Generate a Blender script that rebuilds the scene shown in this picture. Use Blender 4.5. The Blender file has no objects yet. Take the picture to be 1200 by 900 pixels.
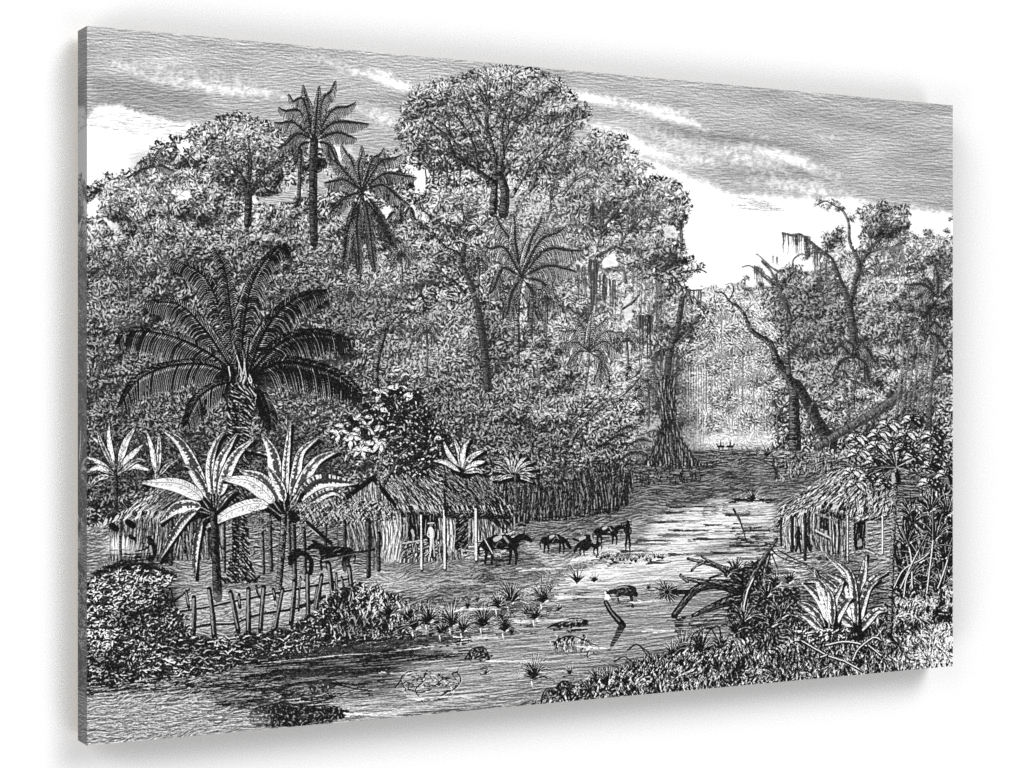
# A stretched canvas print of a tropical engraving on a white wall (Blender 4.5)
import numpy as np, math, random
# ---------------------------------------------------------------- engraving engine
S = 2.0; AX0, AY0, AX1, AY1 = 94.0, 22.0, 1124.0, 882.0
RW, RH = int((AX1-AX0)*S), int((AY1-AY0)*S)
rng = np.random.default_rng(11); rnd = random.Random(5)
YY, XX = np.mgrid[0:RH, 0:RW].astype(np.float32)
PX = XX/S+AX0; PY = YY/S+AY0
FY = np.fft.fftfreq(RH)[:,None].astype(np.float32); FX = np.fft.rfftfreq(RW)[None,:].astype(np.float32)
def blur(a, s, sy=None):                        # gaussian, sigma in raster px
    sy = s if sy is None else sy
    g = np.exp(-2*math.pi**2*((FX*s)**2+(FY*sy)**2))
    return np.fft.irfft2(np.fft.rfft2(a)*g, s=a.shape).astype(np.float32)
def unit(a): return (a-a.mean())/a.std()
def noise(s, sy=None): return unit(blur(rng.standard_normal((RH, RW)).astype(np.float32), s, sy))
def equal(a):                                   # histogram-equalise to 0..1
    q = np.quantile(a.ravel()[::17], np.linspace(0, 1, 257)); return np.interp(a, q, np.linspace(0, 1, 257)).astype(np.float32)
def lic(theta, L, pre=0.7, hp=5.0):             # noise smeared along a direction field: reads as burin strokes
    n = rng.standard_normal((RH, RW)).astype(np.float32)
    n = blur(n, pre)
    cx = np.cos(theta).astype(np.float32); cy = np.sin(theta).astype(np.float32)
    acc = n.copy()
    for sg in (1, -1):
        x = XX.copy(); y = YY.copy()
        for k in range(L):
            xi = np.clip(x+.5, 0, RW-1).astype(np.int32); yi = np.clip(y+.5, 0, RH-1).astype(np.int32)
            f = yi*RW+xi
            x += sg*cx.ravel()[f]; y += sg*cy.ravel()[f]
            xi = np.clip(x+.5, 0, RW-1).astype(np.int32); yi = np.clip(y+.5, 0, RH-1).astype(np.int32)
            acc += n[yi, xi]
    acc = acc-blur(acc, hp)
    return equal(acc)
PERS = np.arctan((452-PY)/(4654-PX)).astype(np.float32)
def smooth(x): x = np.clip(x, 0, 1); return x*x*(3-2*x)
def pm(poly, soft=0, rough=0, tex=None):        # polygon mask with optional soft or leafy edge
    P = np.array(poly, np.float32); P = (P-[AX0, AY0])*S
    pad = int(12+6*soft*S+rough*8)
    x0 = max(0, int(P[:,0].min())-pad); x1 = min(RW, int(P[:,0].max())+pad)
    y0 = max(0, int(P[:,1].min())-pad); y1 = min(RH, int(P[:,1].max())+pad)
    if x1 <= x0 or y1 <= y0: return None
    gx = XX[y0:y1, x0:x1]; gy = YY[y0:y1, x0:x1]
    m = np.zeros(gx.shape, bool); n = len(P)
    for i in range(n):
        ax, ay = P[i]; bx, by = P[(i+1) % n]
        if ay == by: continue
        c = (gy >= min(ay, by)) & (gy < max(ay, by))
        m ^= c & (gx < ax+(gy-ay)*(bx-ax)/(by-ay))
    m = m.astype(np.float32)
    if soft: m = lblur(m, soft*S)
    if rough:
        m = lblur(m, rough*S) if not soft else m
        m = smooth((m-.5+((tex if tex is not None else ROUGH)[y0:y1, x0:x1]-.5)*.75)*6+.5)
    return m, (slice(y0, y1), slice(x0, x1))
def lblur(a, s):                                # separable local blur
    r = int(3*s)+1; k = np.exp(-.5*(np.arange(-r, r+1)/s)**2); k /= k.sum()
    if min(a.shape) < 2: return a
    out = np.zeros_like(a); p = np.pad(a, ((r, r), (0, 0)), mode='edge')
    for i, w in enumerate(k): out += w*p[i:i+a.shape[0]]
    p = np.pad(out, ((0, 0), (r, r)), mode='edge'); out = np.zeros_like(a)
    for i, w in enumerate(k): out += w*p[:, i:i+a.shape[1]]
    return out.astype(np.float32)
def cut(tone, n, k=2.4): return np.clip((tone-n)*k+.5, 0, 1)
G = np.ones((RH, RW), np.float32)
def fill(poly, tone, tex, soft=0, rough=0, k=2.4, a=1.0, rtex=None):
    flush()
    r = pm(poly, soft, rough, rtex)
    if r is None: return
    m, sl = r
    t = tone[sl] if isinstance(tone, np.ndarray) else tone
    v = cut(t, tex[sl], k)
    G[sl] = G[sl]*(1-m*a)+v*m*a
def shade(poly, tone, amt=1.0, soft=8, c=1.0):         # pull the tone of what is there towards a tone, keeping the marks
    flush()
    r = pm(poly, soft)
    if r is None: return
    m, sl = r
    g = G[sl]; lo = lblur(g, 5*S)
    G[sl] = np.clip(lo+(g-lo)*(1-m*(1-c))+((tone-lo)*m*amt if tone is not None else 0), 0, 1)
def ell(x, y, rx, ry, n=20, rot=0):
    c, s = math.cos(rot), math.sin(rot)
    return [(x+rx*math.cos(t)*c-ry*math.sin(t)*s, y+rx*math.cos(t)*s+ry*math.sin(t)*c) for t in [2*math.pi*i/n for i in range(n)]]
# strokes ---------------------------------------------------------
BX = []; BY = []; BV = []
_gu, _gv = np.meshgrid(np.arange(-24, 25), np.arange(-24, 25)); _gr = np.hypot(_gu, _gv)
DISC = {}
def disc(r):                                    # raster-px disc offsets
    k = max(1, int(round(r*4)))
    if k not in DISC:
        m = _gr*4 <= k+1.2; DISC[k] = (_gu[m], _gv[m])
    return DISC[k]
def curve(pts, step=0.45):
    p = np.array(pts, float)
    if len(p) == 2: d = p
    else:                                       # Catmull-Rom
        q = np.vstack([2*p[0]-p[1], p, 2*p[-1]-p[-2]]); out = []
        for i in range(1, len(q)-2):
            t = np.linspace(0, 1, 9)[:-1, None]
            a, b, c, e = q[i-1], q[i], q[i+1], q[i+2]
            out.append(.5*((2*b)+(c-a)*t+(2*a-5*b+4*c-e)*t*t+(3*b-a-3*c+e)*t**3))
        out.append(p[-1:]); d = np.vstack(out)
    seg = np.hypot(*(d[1:]-d[:-1]).T); L = np.concatenate([[0], np.cumsum(seg)])
    n = max(2, int(L[-1]/step)+1); s = np.linspace(0, L[-1], n)
    return np.stack([np.interp(s, L, d[:, 0]), np.interp(s, L, d[:, 1])], 1), s/max(L[-1], 1e-6)
def st(pts, v=0.0, w0=1.0, w1=None, taper=True, wob=0.0):   # stroke; widths in drawing px
    c, s = curve(pts)
    w1 = w0*.3 if w1 is None else w1
    if wob: c = c+np.stack([np.convolve(rng.standard_normal(len(c)+8), np.ones(9)/9, 'valid') for _ in (0, 1)], 1)*wob
    w = w0+(w1-w0)*s
    x = (c[:, 0]-AX0)*S; y = (c[:, 1]-AY0)*S
    q = np.maximum(np.round((w*S/2-.28)*2)/2, .25); lv = np.unique(q)
    for r in lv:
        m = q == r; du, dv = disc(max(r, .25))
        BX.append((x[m][:, None]+du).ravel()); BY.append((y[m][:, None]+dv).ravel()); BV.append(np.full(m.sum()*len(du), v, np.float32))
    if len(BX) > 4000: flush()
def flush():
    global BX, BY, BV
    if not BX: return
    x = np.round(np.concatenate(BX)).astype(int); y = np.round(np.concatenate(BY)).astype(int); v = np.concatenate(BV)
    ok = (x >= 0) & (x < RW) & (y >= 0) & (y < RH)
    G[y[ok], x[ok]] = v[ok]; BX = []; BY = []; BV = []
def inpoly(poly, n, seed=None):                 # n random points inside
    P = np.array(poly, float); lo = P.min(0); hi = P.max(0); out = []
    while len(out) < n:
        q = lo+(hi-lo)*rng.random((n*2+20, 2)); m = np.zeros(len(q), bool)
        for i in range(len(P)):
            a = P[i]; b = P[(i+1) % len(P)]
            if a[1] == b[1]: continue
            m ^= ((q[:, 1] >= min(a[1], b[1])) & (q[:, 1] < max(a[1], b[1])) & (q[:, 0] < a[0]+(q[:, 1]-a[1])*(b[0]-a[0])/(b[1]-a[1])))
        out += [tuple(z) for z in q[m]]
    return out[:n]
def U(a, b): return rnd.uniform(a, b)
def bez(a, b, bend):
    mx, my = (a[0]+b[0])/2, (a[1]+b[1])/2; dx, dy = b[0]-a[0], b[1]-a[1]
    return [a, (mx-dy*bend, my+dx*bend), b]
# ---------------------------------------------------------------- mark textures
ROUGH = equal(noise(2.6)+.5*noise(1.3))
a1 = noise(4.6); a2 = noise(4.6)
CURL = lic(np.arctan2(a1, a2), 3, .75, 4.0)
a1 = noise(6.5); a2 = noise(6.5)
FIN2 = lic(np.arctan2(a2, a1), 2, .55, 3.0)
FINE = lic(np.arctan2(a1, a2), 3, .6, 3.5)
LEAFY = equal(.8*(CURL-.5)+.9*(equal(noise(2.0)-noise(4.0))-.5))
SKYT = lic(.8*PERS+.022*noise(25), 9, .5, 2.6)
WAT = lic(PERS*.8+.03*noise(40, 10), 16, .6, 4.0)
DUST = lic(PERS*1.2-.06+.2*noise(16, 8), 6, .6, 3.5)
VERT = lic(np.full((RH, RW), math.pi/2, np.float32)+.12*noise(20), 12, .7, 4.5)
GRAS = lic(math.pi/2+.75*noise(9), 6, .8, 5.0)
DIAG = lic(np.full((RH, RW), 2.3, np.float32)+.15*noise(14), 6, .75, 4.0)
DIAR = lic(np.full((RH, RW), .75, np.float32)+.2*noise(12), 7, .8, 4.0)
# clumps lit from the upper left
_c = noise(14)+.8*noise(8); CL = unit(_c-np.roll(_c, (-9, -6), (0, 1)))
_c = noise(6); CS = unit(_c-np.roll(_c, (-5, -3), (0, 1)))
# ---------------------------------------------------------------- vocabulary of the engraving
def samp(a, x, y):
    i = min(max(int((y-AY0)*S), 0), RH-1); j = min(max(int((x-AX0)*S), 0), RW-1); return float(a[i, j])
def foliage(poly, tone, amp=.10, tex=None, k=1.7, rough=2.2, a=1.0, soft=0):
    T = (tone+amp*CL+.06*CS).astype(np.float32)
    fill(poly, T, CURL if tex is None else tex, soft=soft, rough=rough, k=k, a=a)
def dabs(poly, n, L=4.0, w=1.3, bias=0.0, dark=.08, light=.93, up=False):
    w *= .85
    for x, y in inpoly(poly, n):
        s = samp(CL, x, y)+samp(CS, x, y)*.7+bias+U(-1, 1)
        v = light if s > 0 else dark
        t = U(-2.8, -.3) if up else U(0, 6.28)
        l = L*U(.6, 1.3)
        st(bez((x, y), (x+l*math.cos(t), y+l*math.sin(t)), U(-.35, .35)), v, w*U(.7, 1.2), w*.5)
def clumps(poly, n, r=7, light=.95, dark=.05, m=9, w=1.3, L=5):   # rosettes of leaves lit on top
    for x, y in inpoly(poly, n):
        for _ in range(m):
            t = U(0, 6.28); d = r*math.sqrt(U(.05, 1)); px, py = x+d*math.cos(t), y+.7*d*math.sin(t)
            lit = (-math.sin(t)*.8-math.cos(t)*.3)*d/r+U(-.5, .5)
            a = t+U(-.6, .6)
            st(bez((px, py), (px+L*U(.5, 1)*math.cos(a), py+L*U(.5, 1)*math.sin(a)*.8+.8), U(-.3, .3)), light if lit > 0 else dark, w*U(.7, 1.2), w*.4)
def gap(poly, rough=1.6, v=None):
    flush()
    r = pm(poly, 0, rough)
    if r: m, sl = r; G[sl] = G[sl]*(1-m)+(SKYG[sl] if v is None else v)*m
def ragged(line, tone=.42, step=8, r=(3, 7), hole=.45, inn=9):      # uneven crown outline: sprays out, sky cut in
    c, s = curve(line, step); d = np.gradient(c, axis=0); d /= np.hypot(d[:, 0], d[:, 1])[:, None]+1e-6
    for (x, y), (dx, dy) in zip(c, d):
        nx, ny = dy, -dx; q = U(*r)
        if U(0, 1) < hole:
            o = -U(0, inn); gap(ell(x+nx*o, y+ny*o, q*.45, q*.3, 8, U(0, 3)), .8)
        else:
            o = U(0, q*.7); fill(ell(x+nx*o, y+ny*o, q, q*.7, 10), tone+U(-.05, .12), CURL, rough=1.3, k=1.4)
            for _ in range(6): t = U(0, 6.28); a, b = x+nx*o+q*math.cos(t), y+ny*o+q*.75*math.sin(t); st([(a, b), (a+U(-2.6, 2.6), b+U(-2.8, 1.4))], U(.1, .4), .95, .5)
def holes(poly, n, r=(1, 2.4)):
    for x, y in inpoly(poly, int(n*.7)): q = U(*r)*.62; gap(ell(x, y, q*1.8, q*.8, 8, U(0, 3)), .5)
def crown(cx, cy, rx, ry, tone, amp=.20, k=1.35, tex=None, nd=1.0, lo=.14, hi=.84):   # one tree's head, lit from above
    f = [U(.8, 1.15) for _ in range(14)]
    poly = [(cx+rx*f[i]*math.cos(6.283*i/14), cy+ry*f[i]*math.sin(6.283*i/14)) for i in range(14)]
    T = (tone-amp*np.clip((PY-cy)/ry, -1.2, 1.2)*.8-amp*.3*np.clip((PX-cx)/rx, -1, 1)+.09*CL+.07*CS).astype(np.float32)
    fill(poly, T, CURL if tex is None else tex, rough=2.2, k=k)
    n = int(rx*ry*.16*nd)
    for x, y in inpoly(poly, n):
        s = -(y-cy)/ry*.9-(x-cx)/rx*.3+samp(CL, x, y)*.5+samp(CS, x, y)*.5+(tone-.45)*2+U(-.8, .8)
        a = U(0, 6.28); l = U(2, 3.6); v = (hi if s > 0 else lo)+U(-.06, .06)
        st(bez((x, y), (x+l*math.cos(a), y+l*math.sin(a)*.8), U(-.35, .35)), v, .95, .5)
    for i in range(int((rx+ry)*1.1*nd)):           # leaf sprays round the edge, dark below, light above
        a = U(0, 6.28); q = U(.9, 1.06); x, y = cx+rx*q*math.cos(a), cy+ry*q*math.sin(a)
        up = math.sin(a) < .1
        for _ in range(3): b = a+U(-1, 1); st([(x, y), (x+U(2, 4)*math.cos(b), y+U(2, 4)*math.sin(b))], (hi if (up and U(0, 1) < .45) else lo)+U(0, .1), 1.0, .5)
def fringe(poly, n, L=4, w=1.2, dark=.12, out=2.0):              # leafy silhouette twigs
    P = np.array(poly, float)
    for i in range(len(P)):
        a, b = P[i], P[(i+1) % len(P)]; d = np.hypot(*(b-a)); m = max(1, int(d*n))
        for j in range(m):
            q = a+(b-a)*U(0, 1); t = U(0, 6.28); x, y = q[0]+U(-out, out), q[1]+U(-out, out)
            st([(x, y), (x+L*U(.4, 1)*math.cos(t), y+L*U(.4, 1)*math.sin(t))], dark, w*U(.6, 1.2), w*.5)
def frond(pts, L=14, sag=.6, dens=1.1, w=1.3, dark=.05, light=None, rib=1.8, base=.15, both=True, lw=1.1, spread=.9):
    c, s = curve(pts, .5); n = len(c); tot = n*.5; m = int(tot/2.6*dens)
    d = np.gradient(c, axis=0); d /= np.hypot(d[:, 0], d[:, 1])[:, None]+1e-6
    def leaf(i, side, v, ww, off, sc=1.0):
        x, y = c[i]; dx, dy = d[i]; f = s[i]
        l = L*sc*(math.sin(math.pi*min(1, .18+f*.80))**.7)*U(.85, 1.1)
        ax, ay = -dy*side, dx*side
        vx = ax*spread+dx*.55; vy = ay*spread+dy*.55
        x1, y1 = x+vx*l*.5, y+vy*l*.5+sag*l*.12
        x2, y2 = x+vx*l*.85, y+vy*l*.8+sag*l*.55
        st([(x+off, y), (x1+off, y1), (x2+off, y2)], v, ww, ww*.35)
    for j in range(m):
        i = min(n-1, int((base+(1-base)*j/m)*n))
        for side in ((1, -1) if both else (1,)):
            leaf(i, side, dark, w, 0)
            if light is not None and U(0, 1) < .85: leaf(min(n-1, i+3), side, light, lw, .3, .92)
    st(pts, dark, rib, .8)
def trunk(pts, w0, w1, dark=.08, light=.7, side=-.22, ticks=.8, tl=.05, fr=.45):
    st(pts, dark, w0, w1)
    c, s = curve(pts, .8); d = np.gradient(c, axis=0); d /= np.hypot(d[:, 0], d[:, 1])[:, None]
    sg = np.where(-d[:, 1] > 0, -1, 1); nx, ny = -d[:, 1]*sg, d[:, 0]*sg; w = w0+(w1-w0)*s   # n points to the lit side
    for i in range(len(c)-1):
        if w[i] < 2.6:
            if U(0, 1) < .7: st([tuple(c[i]+np.array([nx[i], ny[i]])*w[i]*.15), tuple(c[i+1]+np.array([nx[i], ny[i]])*w[i]*.15)], light, w[i]*.45, w[i]*.45)
            continue
        a, b = w[i]*.42, w[i]*U(.1-light*.45, .3-light*.1)
        if U(0, 1) < .78: st([(c[i, 0]+nx[i]*a, c[i, 1]+ny[i]*a), (c[i, 0]+nx[i]*b+U(-.3, .3), c[i, 1]+ny[i]*b+U(0, .9))], min(1, light*U(.8, 1.25)), .9, .5)
        if U(0, 1) < .22: t = U(-.4, .2)*w[i]; st([(c[i, 0]+nx[i]*t, c[i, 1]+ny[i]*t), (c[i, 0]+nx[i]*t+d[i, 0]*3, c[i, 1]+ny[i]*t+d[i, 1]*3)], light*.7, .7, .5)
def post(x0, y0, x1, y1, w=3, light=.75, dark=.06):
    st([(x0, y0), ((x0+x1)/2+U(-.6, .6), (y0+y1)/2), (x1, y1)], dark, w, w)
    if light > .6: st([(x0-w*.12, y0+1), ((x0+x1)/2-w*.12, (y0+y1)/2), (x1-w*.12, y1-1)], light, w*.5, w*.5)
    n = int(abs(y1-y0)/1.1)
    for i in range(n):
        t = i/n; x = x0+(x1-x0)*t; y = y0+(y1-y0)*t
        if U(0, 1) < .85: st([(x-w*.34, y), (x-w*.34+w*U(.15, .3+light*.35), y+.6)], min(1, light*U(.8, 1.2)), 1.1, .9)
def blade(pts, W=9, light=.93, dark=.04, vein=.14, edge=1.1, under=None, tip=.62, pet=.2):   # broad leaf along a midrib
    c, s = curve(pts, .5); d = np.gradient(c, axis=0); d /= np.hypot(d[:, 0], d[:, 1])[:, None]+1e-6
    n = len(c); prof = (np.sin(np.pi*np.clip((s-pet)/(1-pet), 0, 1)**tip)**.75)*W/2+.3
    def sweep(sc, v, o=0, lo=0, hi=1, off=(0, 0)):
        for i in range(int(lo*n), int(hi*n)):
            w = prof[i]*sc
            k = max(2, int(w*2*S*1.3)); t = np.linspace(-w, w, k)+o*w
            hv = v if v > .86 or v < .1 else None
            if hv is None:
                if i % 4 == 0 or i == int(lo*n): run = U(0, 1)
                q = max(0, (.92-v)*1.6); hv = np.where(np.abs(t)/w < q+run*.5-.05, v*.4, .9)
                if run < .5: hv = np.where(t > -w*.2, hv, .94)
            BX.append((c[i, 0]+off[0]-d[i, 1]*t-AX0)*S); BY.append((c[i, 1]+off[1]+d[i, 0]*t-AY0)*S); BV.append(np.zeros(k, np.float32)+hv)
    sweep(1+edge*2/W, dark); sweep(1, light)
    if W > 6: sweep(.42, min(light, .8)-.12, o=.54*W/2*(1 if d[n//2, 0] > 0 else -1))
    for i in range(3, n-2, 3):
        for sd in (1, -1):
            if U(0, 1) < .34:
                w = prof[i]*U(.7, 1); a = U(.2, .6)*prof[i]
                x, y = c[i, 0]-d[i, 1]*a*sd, c[i, 1]+d[i, 0]*a*sd
                st([(x, y), (c[i, 0]-d[i, 1]*w*sd+d[i, 0]*2.2, c[i, 1]+d[i, 0]*w*sd+d[i, 1]*2.2)], dark+.25, .6, .5)
    if W > 6: st(pts, dark+.3, .5, .5)
def palm(cx, cy, tips, L=11, tr=None, dark=.12, light=None, w=1.1, sag=.6, tw=(5, 4), dens=1.7, tlight=.55):
    if tr: trunk([(cx, cy)]+tr, tw[1], tw[0], dark=dark, light=tlight)
    for (mx, my, tx, ty) in tips:
        dx, dy = tx-cx, ty-cy; r = math.hypot(dx, dy); up = .13*r*abs(dx)/r
        frond([(cx, cy), (mx, my-up*.8), (cx+dx*.8, cy+dy*.8-up*.35), (tx, ty+up*.35)], L=L*U(1.1, 1.35), dark=dark, light=.74 if light is None else light, w=w*1.05, sag=sag+.9, dens=dens*1.05, rib=1.2, lw=.8, spread=.7)
def limb(x, y, a, L, w, n=3, d=.1, l=.55, sp=.5):                   # forking bough
    b = a+U(-.25, .25); e = (x+L*math.cos(b), y-L*math.sin(b)); m = (x+.5*L*math.cos(a), y-.5*L*math.sin(a))
    trunk([(x, y), m, e], w, w*.6, d, l)
    if n:
        for k in range(2 if n < 3 else 3): limb(e[0], e[1], b+(k-.5 if n < 3 else k-1)*sp*2*U(.5, 1.1)*(.6 if n >= 3 else .7), L*U(.6, .85), w*.62, n-1, d, l, sp)
        if U(0, 1) < .6: limb(m[0], m[1], a+U(.5, .9)*(1 if U(0, 1) < .5 else -1), L*.55, w*.45, n-1, d, l, sp)
def moss(x0, y0, x1, y1, n, l0, l1, v=.2, w=1.2):
    for i in range(n):
        t = U(0, 1); x, y = x0+(x1-x0)*t, y0+(y1-y0)*t; l = U(l0, l1)
        st([(x, y), (x+U(-1, 1), y+l*.5), (x+U(-1, 1), y+l)], v+U(-.08, .15), w*U(.6, 1.5), .5)
def tuft(x, y, n=12, L=14, spread=1.1, dark=.06, light=.9, w=1.6, both=True, lean=0):
    for i in range(n):
        t = -math.pi/2+lean+spread*(2*(i+.5)/n-1)+U(-.12, .12); l = L*U(.6, 1.05)
        e = (x+l*math.cos(t)+3*math.cos(t)*abs(math.cos(t)), y+l*math.sin(t)+l*.35*math.cos(t)**2)
        p = [(x+U(-1, 1), y), (x+.55*l*math.cos(t), y+.6*l*math.sin(t)), e]
        st(p, dark, w, .6)
        if both and U(0, 1) < .75: st([(a+1.1, b-.2) for a, b in p], light, w*.7, .5)
def hlines(poly, n, v, L=(10, 40), w=1.0, wob=.25):
    for x, y in inpoly(poly, n):
        l = U(*L); m = (452-y)/(4654-x)
        st([(x-l/2, y-m*l/2), (x, y+U(-.5, .5)), (x+l/2, y+m*l/2)], v, w*U(.5, 1.3), .4, wob=wob)
def thatch(poly, n, ang, L=11, light=.85, dark=.06, base=.35, w=1.3, tex=None, k=1.5):
    w *= .82; light = min(light, .78)
    fill(poly, base, DIAG if tex is None else tex, k=k)
    for x, y in sorted(inpoly(poly, n), key=lambda p: -p[1]):
        a = ang+U(-.22, .22); l = L*U(.5, 1.1); v = light if U(0, 1) < .5 else dark
        st(bez((x, y), (x-l*math.cos(a), y-l*math.sin(a)), U(-.1, .1)), v, w*U(.7, 1.1), w*.5)

def mel():                                      # distance softens the marks of the woods
    flush(); lo = blur(G, 4.0); c = .74+.2*smooth((PY-380)/200)-.12*smooth((PX-560)/150)*(1-smooth((PY-430)/120))
    G[:] = lo+(G-lo)*np.where(G < 2, c, 1)
# ---------------------------------------------------------------- sky
sky = [(95, 20), (1124, 20), (1124, 560), (95, 560)]
G[:] = cut(.76-.06*smooth((PX-760)/300)+.05*noise(30, 8), SKYT, .52)*.84+.16
SK = np.zeros_like(G)                           # how far the plate is left white
def streak(pts, w, a):
    global SK
    c, s = curve(pts, 6); m = np.zeros_like(G)
    for (x, y), t in zip(c, s):
        h = w*S; x0 = int((x-AX0)*S); y0 = int((y-AY0)*S); R = int(3*h)
        sl = (slice(max(0, y0-R), max(0, y0+R)), slice(max(0, x0-2*R), max(0, x0+2*R)))
        if XX[sl].size == 0: continue
        g = np.exp(-((XX[sl]-x0)/(1.8*h))**2-((YY[sl]-y0-(XX[sl]-x0)*.12)/h)**2)*a*math.sin(math.pi*min(.93, max(.12, t)))**.5
        m[sl] = np.maximum(m[sl], g)
    SK = np.maximum(SK, m)
for p, w, a in [
    ([(118, 66), (144, 78), (185, 94)], 5, .40), ([(185, 94), (229, 98), (255, 104), (300, 108), (345, 114)], 6, .62),
    ([(360, 66), (400, 76), (421, 83)], 7, .35), ([(418, 84), (440, 89), (458, 97), (485, 104), (520, 99)], 5, .98), ([(440, 82), (460, 90)], 4, .9),
    ([(430, 128), (455, 140), (462, 150)], 9, .55), ([(330, 128), (390, 132), (420, 150)], 9, .3), ([(380, 172), (400, 180)], 9, .9),
    ([(655, 114), (672, 112), (700, 117), (731, 121)], 6, .98), ([(725, 121), (760, 127), (800, 133)], 6, .85), ([(760, 134), (800, 141), (828, 153)], 5, .9),
    ([(690, 148), (731, 162), (760, 178), (805, 190)], 8, .9), ([(800, 184), (840, 190)], 6, .6), ([(850, 175), (890, 175), (925, 186), (955, 197), (980, 207)], 7, .8),
    ([(850, 160), (890, 160), (930, 170)], 4, .3), ([(955, 160), (990, 163)], 3, .4), ([(820, 165), (880, 190), (940, 215)], 12, .5), ([(880, 205), (950, 222), (1000, 230)], 10, .55), ([(760, 150), (820, 175)], 9, .55), ([(140, 70), (240, 90), (330, 104)], 12, .3), ([(700, 170), (760, 205)], 14, .55), ([(870, 216), (960, 222), (1010, 225)], 6, .35)]: streak(p, w*1.15, a*.84)
def white(poly, soft, a=1.0):
    global SK
    r = pm(poly, soft)
    if r: m, sl = r; SK[sl] = np.maximum(SK[sl], m*a)
white([(95, 150), (112, 124), (140, 122), (165, 133), (200, 142), (250, 146), (300, 150), (300, 330), (95, 330)], 3)
white([(730, 175), (790, 200), (860, 228), (930, 232), (990, 232), (1040, 240), (1080, 246), (1124, 252), (1124, 420), (700, 420), (700, 180)], 5)
white([(470, 190), (520, 190), (520, 420), (430, 420), (430, 230)], 5)
n = .5*(ROUGH-.5)+.6*(SKYT-.5)
G[:] = G+(1-G)*smooth((SK+n*.75*smooth(SK*6)-.12)/.7)
for p, t in [([(740, 140), (800, 152), (870, 158), (960, 172), (960, 176), (860, 168), (790, 160)], .50), ([(850, 192), (950, 204), (950, 212), (850, 206)], .62),
             ([(850, 140), (900, 144), (960, 150), (960, 160), (900, 160)], .68), ([(100, 85), (230, 110), (260, 135), (110, 118)], .58), ([(460, 112), (520, 106), (500, 122), (430, 120)], .62)]:
    shade(p, t, .9, 5)
hlines([(862, 230), (905, 236), (920, 248), (862, 246)], 60, .6, (4, 12), .9)
hlines([(104, 128), (150, 132), (240, 145), (235, 160), (150, 158), (104, 146)], 90, .62, (4, 14), .8)
hlines([(880, 246), (960, 250), (985, 258), (900, 254)], 16, .75, (4, 10), .8)
hlines([(150, 122), (215, 140), (215, 144), (150, 128)], 12, .45, (5, 12), 1.0)

SKYG = G.copy()
# ---------------------------------------------------------------- far haze of trees in the gap
haze = [(780, 345), (812, 345), (830, 332), (850, 336), (866, 330), (885, 340), (905, 352), (950, 360), (950, 530), (780, 530)]
fill(haze, (.70+.07*CL).astype(np.float32), FINE, rough=3, k=1.0)
fill([(800, 390), (935, 390), (935, 526), (780, 526)], (.58+.06*CL).astype(np.float32), FINE, soft=14, k=1.1, a=.75)
fill([(815, 400), (905, 400), (905, 510), (815, 510)], .66, VERT, soft=18, k=1.0, a=.3)
foliage(ell(860, 450, 50, 60), .62, .14, FINE, 1.3, a=.5, rough=3)
for x in range(0, 9):
    x = U(800, 925); y = U(395, 470); moss(x, y, x+1, y, 2, 25, 60, .38, .9)
for x in range(30): x = U(800, 930); y = U(370, 480); tuft(x, y, 7, 8, 1.3, .4, .95, .9)
foliage([(815, 352), (840, 348), (862, 362), (870, 388), (850, 402), (800, 396)], .56, .08, FINE, 1.3)
fill([(785, 505), (905, 500), (905, 528), (785, 530)], .86, FINE, soft=5, k=.8)

# ---------------------------------------------------------------- right wood
right = [(893, 345), (905, 335), (908, 322), (925, 318), (940, 312), (948, 300), (962, 298), (968, 285), (982, 274), (996, 272), (1006, 280), (1014, 262), (1012, 250), (1025, 243), (1040, 241), (1056, 246), (1064, 258),
         (1060, 270), (1075, 276), (1085, 288), (1088, 274), (1096, 280), (1102, 288), (1110, 280), (1124, 276), (1124, 600), (930, 560), (900, 530), (915, 470), (905, 400)]
foliage(right, .50, .12, CURL, 1.35, 2.5); ragged(right[:27], .46); fringe(right[:27], .9, 4, 1.2, .2)
foliage([(1012, 262), (1014, 248), (1040, 241), (1062, 252), (1058, 274), (1030, 278)], .42, .08, LEAFY, 1.5)
gap([(940, 306), (960, 296), (975, 300), (984, 320), (968, 330), (945, 322)], 2.5); gap([(990, 268), (1008, 262), (1006, 290), (992, 300)], 2)
for cx, cy, rx, ry, tn in [(985, 318, 24, 24, .60), (1010, 330, 30, 26, .56), (1064, 300, 34, 22, .50), (1100, 300, 22, 24, .48), (1038, 262, 26, 18, .42), (1030, 310, 24, 18, .54), (950, 345, 30, 24, .44), (1050, 345, 34, 24, .48), (1096, 345, 28, 30, .46), (1000, 370, 34, 24, .46), (930, 385, 26, 34, .38), (970, 400, 34, 28, .42), (1040, 385, 34, 24, .42), (1090, 400, 30, 26, .42), (985, 440, 40, 26, .50), (1040, 430, 40, 24, .42), (950, 460, 26, 24, .54), (1000, 475, 36, 22, .50), (1070, 450, 34, 22, .46), (960, 500, 30, 18, .46), (1020, 500, 34, 16, .38), (910, 470, 14, 24, .50)]:
    crown(cx, cy, rx, ry, tn, .25, 1.1)
    shade(ell(cx+rx*.2, cy+ry*.75, rx*.75, ry*.36), max(.14, tn-.24), .6, 5)
    a = U(0, 6.28); crown(cx+rx*.5*math.cos(a), cy+ry*.5*math.sin(a), rx*.45, ry*.45, tn+.04, .2, 1.3)
dabs(right, 500, 3.4, 1.0, 0, .2, .85)
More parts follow.
